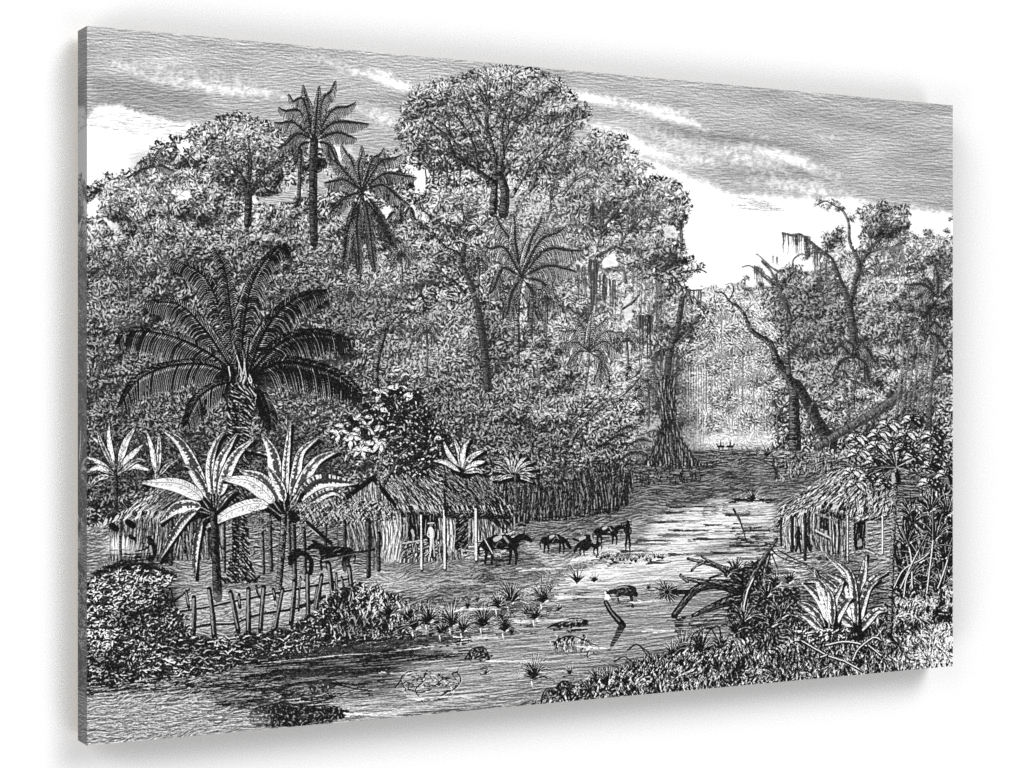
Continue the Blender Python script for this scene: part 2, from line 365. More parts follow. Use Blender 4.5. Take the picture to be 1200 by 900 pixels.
for p, t, a in [([(905, 330), (985, 330), (1000, 420), (905, 420)], .36, .9), ([(1000, 360), (1050, 350), (1060, 420), (1000, 430)], .44, .7), ([(1075, 380), (1117, 380), (1117, 470), (1085, 470)], .40, .7),
                ([(930, 420), (1010, 420), (1020, 500), (930, 520)], .44, .7), ([(975, 300), (1010, 300), (1000, 350)], .62, .6), ([(1020, 285), (1090, 300), (1080, 340), (1010, 340)], .55, .6)]: shade(p, t, a, 7)
def branch(pts, w0, w1, d=.1, l=.6): trunk(pts, w0, w1, dark=d, light=l, ticks=.5)
branch([(932, 525), (931, 487), (929, 452), (912, 425), (903, 403), (893, 396), (880, 386), (872, 368), (862, 356)], 15, 3.0)
branch([(925, 440), (922, 400), (926, 372), (915, 345), (905, 320), (893, 306)], 7, 2, .12)
branch([(926, 372), (918, 350), (906, 350)], 3, 1, .12)
branch([(905, 333), (893, 322), (880, 312), (870, 313)], 2.5, 1.2, .15); branch([(920, 322), (905, 314), (890, 300), (886, 298)], 2.5, 1, .2)
branch([(930, 318), (930, 305), (940, 298), (948, 302)], 2.4, 1, .2)
branch([(1003, 415), (1000, 385), (994, 352), (985, 330), (975, 305), (962, 294), (950, 284), (938, 275), (928, 276), (917, 273)], 11, 1.6, .14)
branch([(996, 356), (1005, 328), (1012, 304), (1024, 294), (1045, 290), (1062, 284)], 7, 2, .12)
branch([(1010, 306), (1022, 290), (1034, 276), (1040, 268)], 5, 2, .1)
branch([(1008, 310), (1003, 298), (996, 282), (995, 262), (990, 250), (984, 243)], 5, 2, .1)
branch([(1008, 312), (1000, 340), (998, 352)], 6, 5, .12)
for x, y, a, L, w, n, dd in [(1040, 290, 1.5, 14, 3, 3, .12), (1024, 294, 1.9, 14, 2.5, 3, .12), (1050, 288, .6, 12, 2, 2, .14), (926, 372, 1.9, 16, 2.5, 3, .16), (936, 420, 1.2, 18, 3, 3, .14), (1000, 340, .9, 20, 3, 3, .18), (1056, 400, 1.4, 20, 3, 3, .2), (905, 330, 2.2, 12, 2, 2, .16), (965, 360, 1.6, 18, 3, 3, .2), (1090, 340, 1.3, 16, 2.5, 3, .2), (888, 395, 2.4, 10, 1.6, 2, .16), (872, 360, 2.6, 8, 1.4, 1, .18)]:
    limb(x, y, a, L, w, n, dd, .65)
moss(917, 273, 950, 278, 34, 6, 26, .2, 1.3); moss(952, 285, 976, 312, 34, 10, 34, .28, 1.2); moss(1032, 292, 1060, 288, 26, 12, 40, .45, .9)
moss(884, 312, 894, 315, 14, 6, 22, .25, 1.2); moss(888, 330, 896, 332, 8, 8, 20, .3, 1); moss(905, 300, 912, 302, 8, 4, 10, .3, 1); moss(862, 356, 868, 360, 4, 2, 5, .2, 1)
for (x, y) in [(960, 236), (966, 242), (978, 238), (984, 246), (997, 254), (872, 328), (877, 337), (890, 335), (884, 388), (893, 384), (875, 365), (905, 392)]: clumps(ell(x, y, 4, 4), 3, 4, .5, .1, 8, 1.3, 4)
st([(958, 240), (968, 236), (976, 240), (984, 244)], .15, 1.6, 1.2)
branch([(934, 450), (950, 478), (962, 500), (975, 520)], 11, 14, .12, .42)
branch([(958, 525), (998, 500), (1030, 482), (1058, 462)], 9, 12, .2, .62)
branch([(912, 518), (911, 490), (911, 480), (902, 462), (903, 440)], 3, 1.5, .14); branch([(911, 488), (920, 475), (928, 468)], 2.4, 1.5, .15)
branch([(899, 428), (910, 426), (918, 436)], 2.2, 2, .1); branch([(893, 436), (903, 436), (912, 440)], 1.8, 1, .15)
for p, w in [([(995, 485), (990, 450), (988, 430), (998, 415)], 4), ([(1000, 482), (1002, 450), (1010, 425), (1020, 410)], 4.5), ([(947, 500), (950, 480), (954, 470)], 4), ([(962, 470), (968, 445), (975, 430)], 3)]: branch(p, w, 2.5, .14, .7)
for x in range(1056, 1096, 6): trunk([(x-6, 500), (x-2, 460), (x+2, 425), (x+4, 400)], 3.5, 2.5, .22, .75)
trunk([(1090, 505), (1092, 450), (1100, 410), (1117, 395)], 5, 3, .2, .6); trunk([(1094, 445), (1104, 436), (1118, 438)], 4, 3, .08, .5)
for cx, cy, tips, L in [(1000, 418, [(985, 408, 970, 415), (988, 425, 975, 440), (1015, 410, 1030, 425), (1015, 428, 1022, 450), (1000, 405, 990, 395), (1010, 402, 1020, 395)], 7),
                        (1100, 350, [(1088, 330, 1078, 325), (1085, 345, 1072, 350), (1112, 340, 1120, 330), (1090, 365, 1080, 378), (1100, 325, 1098, 312), (1085, 338, 1060, 332)], 8),
                        (1085, 392, [(1070, 390, 1060, 402), (1075, 376, 1065, 372), (1095, 380, 1108, 384), (1098, 395, 1110, 408)], 8)]: palm(cx, cy, tips, L, dark=.14, light=.85)
clumps([(1060, 380), (1085, 372), (1090, 390), (1070, 400)], 6, 6, .95, .2)
foliage([(990, 480), (1060, 450), (1117, 440), (1117, 470), (1040, 500), (1000, 520)], .46, .08, DIAG, 1.1, 2, .22)

# ---------------------------------------------------------------- left and middle wood
left = [(95, 232), (103, 224), (115, 215), (130, 207), (144, 204), (156, 208), (166, 200), (175, 186), (180, 176), (190, 170), (207, 163), (213, 166), (222, 156), (236, 149), (250, 141), (262, 135), (277, 132), (291, 136), (304, 141),
        (318, 152), (330, 154), (342, 160), (347, 170), (346, 184), (352, 194), (352, 178), (358, 176), (376, 178), (384, 190), (398, 200), (420, 190), (440, 184), (458, 176), (470, 190), (476, 208), (488, 205), (500, 212), (505, 196), (488, 198), (473, 188), (478, 174), (464, 150), (470, 134),
        (484, 136), (490, 115), (500, 103), (518, 104), (520, 94), (540, 86), (560, 82), (586, 77), (604, 76), (625, 82), (645, 88), (658, 100), (672, 118), (688, 121), (690, 136), (680, 150), (686, 156), (700, 156), (724, 161), (730, 170), (726, 180), (745, 182), (752, 196),
        (757, 214), (770, 210), (786, 212), (798, 222), (805, 240), (808, 252), (798, 262), (798, 290), (806, 302), (812, 312), (800, 330), (804, 344), (818, 360), (826, 380), (830, 396), (812, 404), (806, 430), (800, 480), (808, 530), (860, 540), (760, 640), (560, 640), (95, 640)]
foliage(left, .43, .17, CURL, 1.5, 2.6)
fringe(left[:84], .5, 4, 1.2, .15)
wood = left
dabs([(95, 235), (150, 205), (250, 145), (340, 165), (370, 230), (470, 210), (480, 120), (600, 80), (680, 130), (750, 210), (800, 260), (800, 330), (780, 520), (560, 600), (95, 580)], 300, 3.4, 1.1, -.25, .12, .78)
flush()
for g in [[(103, 236), (116, 230), (114, 250), (103, 256)], [(116, 250), (140, 262), (138, 274), (126, 262)], [(200, 222), (214, 220), (226, 234), (212, 236)], [(296, 228), (305, 236), (298, 240)], [(305, 232), (340, 224), (345, 214), (346, 232), (318, 238)],
          [(347, 190), (353, 200), (352, 230), (346, 232)], [(357, 195), (360, 230), (355, 232)], [(373, 200), (380, 215), (376, 232), (372, 228)], [(378, 184), (398, 206), (410, 218), (398, 216)], [(444, 244), (466, 240), (466, 258), (450, 256)], [(474, 242), (490, 240), (484, 258), (474, 252)],
          [(394, 246), (410, 240), (418, 250), (404, 256)], [(492, 248), (500, 254), (506, 266), (494, 260)], [(450, 276), (468, 280), (464, 292), (454, 286)], [(484, 207), (497, 200), (499, 214), (494, 226), (487, 219)], [(476, 192), (486, 196), (492, 194), (484, 201)], [(500, 216), (503, 226), (499, 230)],
          [(550, 222), (566, 226), (562, 238), (550, 236)], [(594, 225), (604, 218), (604, 250), (596, 250)], [(572, 145), (575, 165), (570, 160)], [(584, 175), (588, 195), (583, 200)], [(616, 122), (622, 130), (616, 132)], [(648, 148), (654, 152), (648, 156)],
          [(708, 250), (714, 252), (712, 264), (704, 262)], [(776, 268), (790, 262), (795, 278), (780, 280)], [(705, 305), (720, 294), (728, 300), (722, 316), (706, 314)], [(728, 352), (740, 340), (742, 372), (730, 380)], [(612, 250), (626, 242), (630, 250), (618, 262)]]: gap(g)
# the heads of single trees, far to near
CR = [(600, 250, 40, 34, .60), (650, 262, 44, 34, .58), (660, 335, 46, 34, .58), (560, 240, 44, 24, .54), (640, 300, 30, 26, .60), (740, 345, 30, 40, .64), (720, 420, 40, 44, .62), (520, 125, 46, 34, .44), (600, 108, 58, 32, .47), (655, 138, 34, 26, .45), (498, 160, 32, 24, .45), (560, 160, 52, 28, .42), (626, 178, 44, 26, .44),
      (700, 182, 36, 28, .50), (690, 232, 44, 34, .50), (740, 222, 34, 34, .48), (782, 236, 22, 28, .50), (728, 296, 36, 22, .44), (775, 290, 28, 26, .44), (800, 378, 30, 28, .46), (282, 182, 58, 44, .47), (180, 215, 40, 22, .56), (150, 238, 46, 28, .46), (235, 240, 54, 26, .44), (320, 262, 44, 22, .44), (120, 292, 30, 34, .50), (195, 290, 56, 34, .42),
      (300, 300, 50, 26, .48), (390, 285, 44, 26, .48), (520, 245, 36, 22, .48), (470, 262, 34, 22, .52), (500, 305, 40, 26, .48), (130, 355, 40, 36, .40), (340, 345, 54, 28, .40), (450, 325, 44, 28, .50), (540, 380, 44, 30, .52), (585, 400, 30, 44, .40), (430, 372, 50, 26, .44), (470, 420, 44, 30, .42), (640, 385, 40, 26, .50), (520, 440, 48, 30, .54), (130, 430, 44, 40, .36), (200, 420, 50, 40, .36), (380, 430, 60, 30, .38),
      (640, 440, 48, 30, .44), (600, 470, 50, 28, .42), (700, 455, 34, 26, .50), (160, 490, 60, 34, .36), (340, 470, 60, 30, .36), (240, 520, 50, 34, .32), (440, 470, 50, 26, .38), (540, 490, 56, 28, .42), (120, 530, 40, 34, .34), (340, 530, 50, 34, .28), (670, 490, 50, 28, .40), (720, 510, 36, 26, .42), (590, 520, 50, 26, .34), (500, 530, 44, 26, .30), (640, 535, 50, 26, .32), (710, 545, 40, 20, .32), (130, 580, 40, 24, .30), (270, 570, 60, 30, .28), (400, 550, 50, 30, .26)]
for cx, cy, rx, ry, tn in CR:
    crown(cx, cy, rx*U(.92, 1.05), ry, tn, .27 if cy < 460 else .2, 1.1)
    shade(ell(cx+rx*.2, cy+ry*.75, rx*.75, ry*.36), max(.12, tn-.26), .6, 5)
    shade(ell(cx-rx*.2, cy-ry*.55, rx*.5, ry*.26), min(.8, tn+.14), .5, 5)
    if U(0, 1) < .45: trunk([(cx+U(-6, 6), cy+ry*.5), (cx+U(-6, 6), cy+ry*1.0), (cx+U(-8, 8), cy+ry*1.6)], 3.2, 3.8, .12, U(.4, .85))
    for _ in range(2): a = U(0, 6.28); crown(cx+rx*.55*math.cos(a), cy+ry*.55*math.sin(a), rx*.42, ry*.42, tn+U(-.03, .08), .26, 1.2)
for g in [[(672, 152), (692, 149), (700, 152), (686, 160), (676, 164)], [(726, 178), (748, 170), (744, 184), (732, 186)], [(760, 196), (775, 204), (764, 210), (754, 206)], [(456, 176), (470, 176), (474, 190), (462, 192)], [(207, 168), (216, 160), (222, 172), (212, 180)], [(300, 232), (330, 228), (346, 222), (344, 236), (310, 240)], [(200, 223), (222, 222), (224, 234), (210, 234)], [(103, 236), (116, 230), (112, 252), (103, 256)], [(118, 252), (138, 262), (136, 274), (126, 262)],
          [(444, 244), (466, 240), (468, 256), (452, 256)], [(474, 242), (488, 241), (484, 256), (474, 252)], [(347, 188), (352, 200), (352, 230), (346, 230)], [(357, 192), (361, 230), (355, 232)], [(374, 198), (386, 206), (380, 230), (373, 228)], [(380, 186), (398, 204), (410, 220), (396, 214)], [(492, 250), (500, 254), (506, 266), (494, 260)], [(484, 206), (500, 206), (496, 226), (488, 220)], [(594, 226), (604, 218), (603, 248), (596, 248)], [(776, 268), (790, 262), (795, 278), (780, 280)], [(706, 305), (720, 296), (726, 314), (708, 314)], [(730, 352), (740, 342), (742, 372), (732, 380)]]: gap(g, 1.4)
# leafy crowns seen as clumps
for poly, n, r in [([(215, 168), (262, 137), (318, 152), (346, 172), (340, 220), (240, 225)], 150, 7), ([(104, 225), (160, 205), (220, 230), (330, 240), (340, 290), (200, 300), (140, 280)], 120, 6), ([(480, 140), (520, 96), (600, 78), (686, 122), (680, 160), (600, 170), (500, 180)], 190, 7),
                   ([(440, 310), (500, 305), (510, 360), (440, 370)], 50, 6), ([(495, 410), (560, 380), (570, 450), (500, 460)], 60, 6), ([(620, 160), (750, 180), (790, 260), (700, 260), (620, 220)], 110, 6), ([(760, 212), (805, 240), (800, 290), (765, 280)], 30, 5),
                   ([(560, 480), (740, 500), (740, 560), (560, 560)], 70, 6), ([(350, 280), (400, 275), (400, 320), (350, 320)], 30, 5), ([(100, 300), (180, 330), (150, 400), (100, 400)], 40, 6), ([(770, 350), (828, 380), (820, 402), (770, 400)], 30, 5), ([(600, 400), (690, 430), (680, 490), (600, 490)], 50, 5)]:
    clumps(poly, n//3, r, .80, .14, 9, .95, 3.2)
for p, t, a in [([(560, 232), (610, 240), (612, 330), (570, 330), (548, 262)], .62, .7), ([(620, 240), (680, 238), (700, 300), (640, 320)], .6, .6), ([(690, 300), (760, 300), (768, 400), (770, 470), (700, 470), (690, 380)], .66, .8),
                ([(640, 390), (700, 380), (760, 430), (740, 520), (700, 450)], .64, .6), ([(600, 500), (740, 490), (740, 560), (600, 570)], .30, .7), ([(100, 455), (260, 470), (260, 560), (100, 560)], .36, .7),
                ([(310, 400), (450, 460), (450, 520), (310, 540)], .38, .6), ([(480, 370), (570, 370), (560, 480), (480, 470)], .52, .7), ([(555, 340), (600, 380), (600, 470), (560, 470)], .33, .8), ([(100, 290), (200, 290), (250, 330), (150, 400), (100, 400)], .42, .5),
                ([(350, 280), (450, 330), (480, 380), (380, 380)], .42, .5), ([(720, 200), (800, 230), (790, 300), (740, 290)], .52, .6), ([(640, 160), (720, 170), (740, 230), (660, 240)], .46, .5), ([(740, 290), (795, 290), (790, 330), (740, 330)], .36, .7),
                ([(480, 480), (560, 480), (600, 540), (540, 560)], .36, .7), ([(500, 120), (640, 110), (640, 200), (500, 200)], .42, .5), ([(150, 180), (215, 168), (215, 200), (160, 205)], .58, .6), ([(245, 250), (300, 265), (300, 285), (265, 285)], .62, .6),
                ([(278, 282), (300, 282), (298, 298), (282, 298)], .2, .8), ([(740, 500), (765, 500), (765, 530), (740, 530)], .75, .8), ([(596, 380), (612, 380), (612, 396), (600, 396)], .8, .6), ([(645, 385), (655, 385), (655, 400), (645, 400)], .8, .6)]: shade(p, t, a, 7)
shade([(95, 300), (340, 290), (480, 330), (600, 420), (700, 470), (740, 640), (95, 640)], .33, .55, 22)
shade([(95, 430), (480, 440), (600, 500), (600, 640), (95, 640)], .27, .6, 16)
shade([(340, 230), (480, 260), (560, 260), (600, 420), (460, 430), (340, 330)], .42, .5, 14)
for q, t in [((450, 322, 34, 18), .58), ((505, 405, 30, 26), .56), ((548, 392, 18, 18), .6), ((128, 368, 20, 12), .52), ((330, 452, 34, 9), .48), ((478, 430, 26, 12), .56), ((190, 300, 24, 12), .52), ((360, 300, 26, 10), .52), ((230, 215, 20, 12), .54), ((640, 235, 26, 14), .6), ((700, 215, 22, 12), .56), ((620, 165, 30, 12), .54), ((560, 100, 30, 12), .56), ((640, 480, 26, 10), .54), ((590, 450, 20, 10), .52), ((700, 500, 22, 8), .52), ((380, 480, 40, 8), .44),
             ((300, 375, 18, 18), .22), ((400, 425, 22, 14), .26), ((568, 410, 14, 44), .24), ((112, 400, 12, 26), .24), ((476, 488, 24, 12), .22), ((520, 460, 20, 8), .26), ((155, 345, 24, 9), .26), ((275, 320, 26, 9), .26), ((400, 370, 26, 9), .28), ((610, 500, 30, 9), .22), ((660, 450, 18, 9), .28), ((720, 250, 20, 10), .3), ((560, 190, 26, 8), .26), ((500, 130, 16, 9), .32), ((620, 520, 50, 8), .2), ((180, 400, 24, 8), .26), ((330, 340, 20, 8), .28), ((450, 355, 24, 7), .28), ((150, 262, 22, 7), .3), ((270, 215, 26, 6), .3)]: shade(ell(*q), t, .75, 6)
mel()
ragged(left[:35], .40); ragged(left[50:84], .42, 7); ragged(left[84:], .44, 9) if 0 else None
holes([(475, 125), (520, 95), (600, 84), (660, 104), (686, 130), (660, 180), (600, 215), (520, 200)], 80); holes([(215, 168), (262, 140), (318, 155), (340, 190), (300, 222), (240, 210)], 40)
holes([(680, 165), (740, 180), (800, 240), (790, 330), (720, 300), (640, 250), (560, 240)], 110, (1, 2.6)); holes([(110, 225), (200, 205), (340, 225), (300, 250), (150, 260)], 40); holes([(690, 330), (760, 330), (760, 520), (720, 520), (690, 420)], 90, (1, 3)); holes([(440, 230), (570, 210), (600, 330), (500, 320)], 60)
holes([(910, 325), (1000, 280), (1110, 290), (1060, 340), (930, 350)], 60); holes([(940, 430), (1010, 430), (1010, 490), (960, 490)], 50, (1, 2.6))
flush()
for cx, cy, rx, ry, tn in [(846, 352, 22, 12, .78), (880, 362, 20, 14, .80), (860, 385, 26, 18, .68), (895, 395, 16, 20, .70), (832, 400, 18, 20, .60), (875, 425, 26, 22, .66), (840, 445, 24, 22, .62), (890, 460, 20, 22, .66), (856, 478, 26, 18, .68), (830, 490, 20, 20, .64), (880, 500, 26, 14, .72)]: crown(cx, cy, rx, ry, tn, .12, .9, FIN2, .6, .42, .95)
for x, y0, y1 in [(846, 360, 470), (858, 400, 500), (872, 385, 505), (884, 420, 510), (835, 430, 515), (896, 430, 515), (865, 440, 516), (828, 410, 480)]: st([(x, y0), (x+U(-2, 2), (y0+y1)/2), (x+U(-2, 2), y1)], U(.42, .6), 1.4, 1.2); st([(x+1.6, y0+4), (x+1.6, y1)], .95, .9, .7)
for cx, cy, rx, ry, tn in [(806, 415, 12, 16, .46), (804, 452, 10, 14, .5), (808, 484, 11, 14, .48), (806, 512, 12, 10, .42), (912, 405, 12, 16, .5), (908, 450, 9, 14, .5), (836, 425, 16, 14, .5), (868, 405, 18, 14, .56), (892, 440, 14, 16, .54), (850, 468, 16, 12, .56), (880, 488, 18, 10, .58), (832, 500, 14, 10, .5)]: crown(cx, cy, rx, ry, tn, .2, .9, FIN2, .8, .34, .95)
for x, y in [(850, 375), (880, 410), (842, 420), (868, 452), (890, 440)]: palm(x, y, [(x-5, y-3, x-9, y+2), (x+5, y-3, x+9, y+2), (x-3, y-5, x-6, y-8), (x+3, y-5, x+6, y-8), (x, y-5, x+1, y-9)], 3, dark=.5, light=.97, w=.8)
shade([(800, 508), (905, 506), (905, 526), (800, 526)], .88, .9, 5, .6)
trunk([(912, 425), (903, 403), (893, 396), (880, 386), (872, 368), (862, 356)], 8, 3, .1, .6)
for x, y, a, L, w, n in [(884, 391, 2.2, 9, 1.8, 2), (872, 368, .9, 8, 1.6, 2), (900, 400, 2.6, 10, 1.8, 1), (866, 360, 2.4, 8, 1.5, 1)]: limb(x, y, a, L, w, n, .12, .65)
for x, y in [(875, 363), (884, 384), (868, 372), (895, 392), (862, 354)]: clumps(ell(x, y, 3, 3), 2, 3.4, .6, .12, 7, 1.1, 3)
# limbs
for p, w0, w1, d, l in [
    ([(290, 262), (291, 235), (290, 222)], 9, 8, .1, .45), ([(290, 224), (284, 208), (274, 198)], 6, 3, .08, .4), ([(291, 224), (292, 208), (294, 190), (290, 160)], 4, 1.5, .08, .4), ([(292, 224), (304, 210), (312, 196)], 4, 1.5, .08, .4), ([(266, 150), (258, 142), (256, 134)], 1.5, 1, .1, .4), ([(233, 192), (222, 182), (214, 172)], 2, 1, .12, .4),
    ([(172, 285), (160, 262), (145, 248)], 5, 2, .2, .9), ([(180, 300), (178, 270), (165, 250)], 3, 1.5, .2, .8), ([(578, 250), (580, 192), (571, 150), (570, 120), (560, 100)], 9, 2.5, .1, .62), ([(585, 205), (590, 175), (604, 150), (620, 130)], 7, 2, .1, .6), ([(580, 215), (556, 198), (534, 184), (523, 160), (500, 140)], 7, 2, .07, .5),
    ([(590, 185), (588, 150), (596, 120), (600, 95)], 5, 1.5, .1, .6), ([(560, 200), (555, 170), (545, 150), (530, 130)], 4, 1.5, .08, .5), ([(600, 230), (614, 205), (622, 190), (640, 175)], 5, 2, .05, .9), ([(650, 160), (665, 148), (676, 140)], 2.5, 1, .1, .5), ([(575, 160), (560, 140), (548, 118)], 3, 1, .1, .5),
    ([(590, 250), (592, 225), (586, 205)], 12, 9, .14, .5), ([(525, 215), (524, 196), (520, 180)], 2, 1.5, .12, .6), ([(532, 218), (532, 198)], 2, 1.5, .12, .6), ([(508, 215), (507, 198), (504, 185)], 2, 1.2, .15, .6), ([(500, 212), (498, 196)], 1.5, 1, .2, .6),
    ([(572, 455), (569, 420), (562, 370), (554, 339), (543, 312), (544, 290), (548, 278)], 10, 5, .17, .42), ([(544, 292), (541, 280), (538, 268)], 3, 1.5, .08, .6), ([(541, 305), (534, 296), (523, 291), (514, 282), (508, 274), (504, 254), (494, 246)], 5, 1.6, .06, .75), ([(523, 292), (512, 297), (505, 302)], 2.5, 1.2, .06, .7),
    ([(548, 280), (556, 270), (566, 262), (575, 256)], 3.5, 1.5, .1, .5), ([(560, 342), (540, 355), (520, 352), (504, 360), (495, 350)], 4, 2, .06, .7), ([(545, 345), (532, 330), (515, 322), (498, 318)], 4, 1.8, .06, .6), ([(545, 300), (565, 304), (590, 310), (604, 322)], 3, 1.6, .12, .5),
    ([(454, 380), (446, 405), (441, 430), (441, 458)], 6, 7, .1, .62), ([(452, 384), (462, 374), (470, 368)], 3, 1.5, .1, .6), ([(446, 392), (440, 384), (437, 374)], 3, 1.5, .1, .9), ([(113, 440), (120, 415), (126, 402)], 6, 4, .2, .62),
    ([(700, 300), (712, 294), (722, 290), (736, 296)], 3.5, 1.6, .12, .5), ([(730, 362), (742, 354), (750, 345)], 3, 1.5, .1, .5), ([(700, 310), (695, 350), (690, 372)], 5, 4, .28, .5), ([(706, 268), (718, 254), (724, 248)], 3, 1.6, .12, .5),
    ([(634, 480), (632, 450), (629, 424)], 2.6, 1.8, .25, .85), ([(622, 470), (612, 455), (606, 440)], 2, 1.2, .2, .7), ([(668, 522), (676, 505), (690, 492), (704, 476), (716, 468), (728, 464), (742, 452), (752, 440)], 4.5, 1.6, .08, .8), ([(752, 430), (746, 440), (734, 446)], 2.5, 1.2, .1, .6), ([(624, 540), (622, 515), (614, 500)], 2.5, 1.6, .1, .8), ([(640, 522), (634, 540)], 2, 1.4, .1, .8)]:
    trunk(p, w0, w1, d, l, ticks=.35)
for x, y, a, L, w, n, dd in [(571, 150, 1.7, 22, 4, 3, .12), (590, 165, 1.1, 22, 4, 3, .12), (540, 175, 2.3, 20, 3.5, 3, .1), (600, 150, .8, 22, 3, 3, .14), (556, 150, 1.9, 20, 3, 3, .12), (620, 200, .9, 24, 3.5, 3, .16), (640, 260, 1.2, 26, 3, 3, .2), (660, 230, 1.0, 22, 3, 3, .2), (700, 290, 1.3, 24, 3, 3, .2), (730, 280, .9, 20, 3, 3, .2),
                             (290, 205, 1.6, 16, 3, 3, .1), (282, 205, 2.4, 16, 2.5, 3, .1), (300, 208, .8, 16, 2.5, 3, .1), (150, 262, 2.2, 18, 2.5, 3, .16), (196, 260, 1.4, 18, 2.5, 3, .2), (480, 420, 1.6, 20, 2.5, 3, .2), (330, 330, 1.2, 16, 2.5, 2, .2), (760, 270, 1.2, 16, 2, 3, .2), (770, 380, 1.5, 16, 2.5, 3, .2), (545, 260, 1.7, 14, 2.5, 3, .14), (450, 370, 1.2, 16, 2.5, 3, .16)]:
    limb(x, y, a, L, w, n, dd, .6)
flush()
for x in range(804, 826, 3): st([(x+U(-1, 1), U(418, 440)), (x+U(-1, 1), 480), (x+U(-1, 1), U(500, 528))], U(.3, .5), 1.0, .8); st([(x+1.5, 430), (x+1.5, U(470, 520))], .95, 1.0, .8)
moss(765, 405, 800, 408, 24, 14, 60, .25, 1.0); moss(688, 304, 700, 306, 14, 20, 55, .25, 1.3); moss(676, 310, 722, 330, 44, 20, 55, .25, 1.1); moss(690, 240, 708, 242, 12, 15, 26, .2, 1.3)
moss(740, 315, 780, 335, 24, 12, 60, .35, 1.0); moss(750, 340, 775, 372, 16, 10, 40, .4, .9); moss(745, 370, 765, 370, 22, 20, 60, .22, 1.2); moss(797, 258, 800, 260, 7, 20, 38, .2, 1.3); moss(802, 339, 822, 341, 20, 10, 22, .28, 1.1); moss(508, 190, 540, 192, 16, 16, 30, .22, 1.0)
branch([(794, 320), (806, 318), (820, 316), (829, 320)], 2.5, 1, .12); clumps([(806, 306), (826, 308), (824, 318), (808, 320)], 9, 4, .7, .1, 7, 1.2, 3.6); branch([(790, 325), (798, 335), (808, 340), (822, 340)], 2.2, 1.4, .14)
branch([(838, 342), (848, 344), (854, 352), (862, 358)], 1.6, 2.0, .15); st([(856, 350), (860, 340), (858, 332), (850, 334)], .2, 1.3, .8)
# lesser palms
palm(368, 165, [(362, 125, 355, 98), (378, 120, 393, 93), (388, 135, 417, 117), (390, 150, 432, 142), (352, 135, 326, 123), (345, 148, 321, 141), (350, 160, 326, 172), (392, 160, 418, 160), (385, 172, 398, 190), (352, 172, 345, 192), (356, 120, 338, 108), (372, 120, 374, 100)], 9, [(367, 200), (367, 240), (368, 285)], .12, .66, 1.05, tw=(9, 10), tlight=.42)
trunk([(352, 176), (351, 210), (350, 234)], 5, 5, .14, .5)
palm(424, 224, [(412, 190, 400, 168), (420, 195, 424, 170), (436, 190, 450, 172), (445, 195, 472, 178), (400, 200, 385, 182), (405, 215, 380, 212), (450, 210, 488, 205), (448, 222, 480, 238), (405, 235, 385, 250), (412, 255, 402, 320), (442, 250, 470, 302), (432, 258, 440, 318), (418, 262, 420, 322)], 9, [(424, 260), (421, 330)], .13, .72, 1.05, tw=(4, 5), tlight=.75)
frond([(430, 236), (448, 262), (468, 308)], 10, dark=.1, light=.5); frond([(420, 240), (408, 270), (402, 322)], 7, dark=.1, light=.85)
palm(470, 262, [(462, 250, 450, 256), (466, 244, 458, 238), (480, 245, 490, 256), (470, 240, 472, 234)], 5, dark=.12, light=.8)
for cx, cy, r in [(500, 262, 13), (512, 345, 14), (560, 265, 12), (566, 345, 14), (528, 365, 15), (545, 285, 12), (480, 440, 10), (675, 355, 12), (660, 385, 12)]:
    for i in range(22): t = U(-3.5, .4); st(bez((cx, cy), (cx+r*math.cos(t), cy+r*math.sin(t)*.8+2), .15), .08 if i % 2 else .92, 1.1, .5)
shade(ell(625, 300, 48, 42), .62, .5, 10, .7)
palm(611, 325, [(598, 285, 580, 250), (604, 282, 602, 250), (622, 285, 636, 252), (632, 288, 664, 262), (640, 300, 684, 290), (640, 318, 676, 316), (592, 295, 566, 285), (590, 318, 570, 345), (635, 335, 660, 360), (600, 345, 592, 372), (625, 345, 632, 375)], 13, [(607, 350), (606, 390), (606, 428)], .17, .93, 1.05, tw=(7, 5), tlight=.8)
for x in (624, 641): trunk([(x, 345), (x-1, 372), (x-2, 392)], 5, 5, .2, .55)
palm(690, 412, [(676, 392, 655, 385), (684, 388, 676, 368), (698, 388, 712, 370), (708, 394, 732, 388), (708, 404, 730, 412), (704, 415, 716, 440), (676, 405, 655, 402), (678, 415, 664, 428), (692, 385, 694, 365), (705, 425, 706, 450)], 10, [(688, 440), (683, 472)], .2, .95, 1.0, tw=(3.5, 3), tlight=.85)
for x, y in [(560, 305), (640, 350), (735, 400), (330, 385), (470, 300), (410, 345), (760, 455), (150, 315), (500, 390)]: palm(x, y, [(x-9, y-5, x-17, y+3), (x+9, y-5, x+17, y+3), (x-6, y-9, x-12, y-12), (x+6, y-9, x+12, y-12), (x, y-9, x+2, y-17), (x-7, y+2, x-11, y+12), (x+7, y+2, x+11, y+12)], 6, [(x+1, y+20), (x, y+44)], .18, .85, 1.0, tw=(2.6, 2.2))
for c in [(715, 448), (735, 440), (750, 455), (728, 470), (745, 468), (760, 448), (712, 455), (738, 432)]: tuft(c[0], c[1], 9, 8, 2.6, .1, .95, 1.4)
for c in [(735, 500), (750, 515), (725, 510), (710, 520), (742, 530)]: frond([(c[0]-14, c[1]+8), c, (c[0]+14, c[1]+3)], 7, dark=.1, light=.8)
palm(176, 196, [(168, 190, 160, 190), (176, 188, 174, 178), (186, 186, 196, 180), (166, 200, 156, 206), (188, 196, 204, 200), (182, 184, 188, 172)], 6, dark=.2, light=.8)
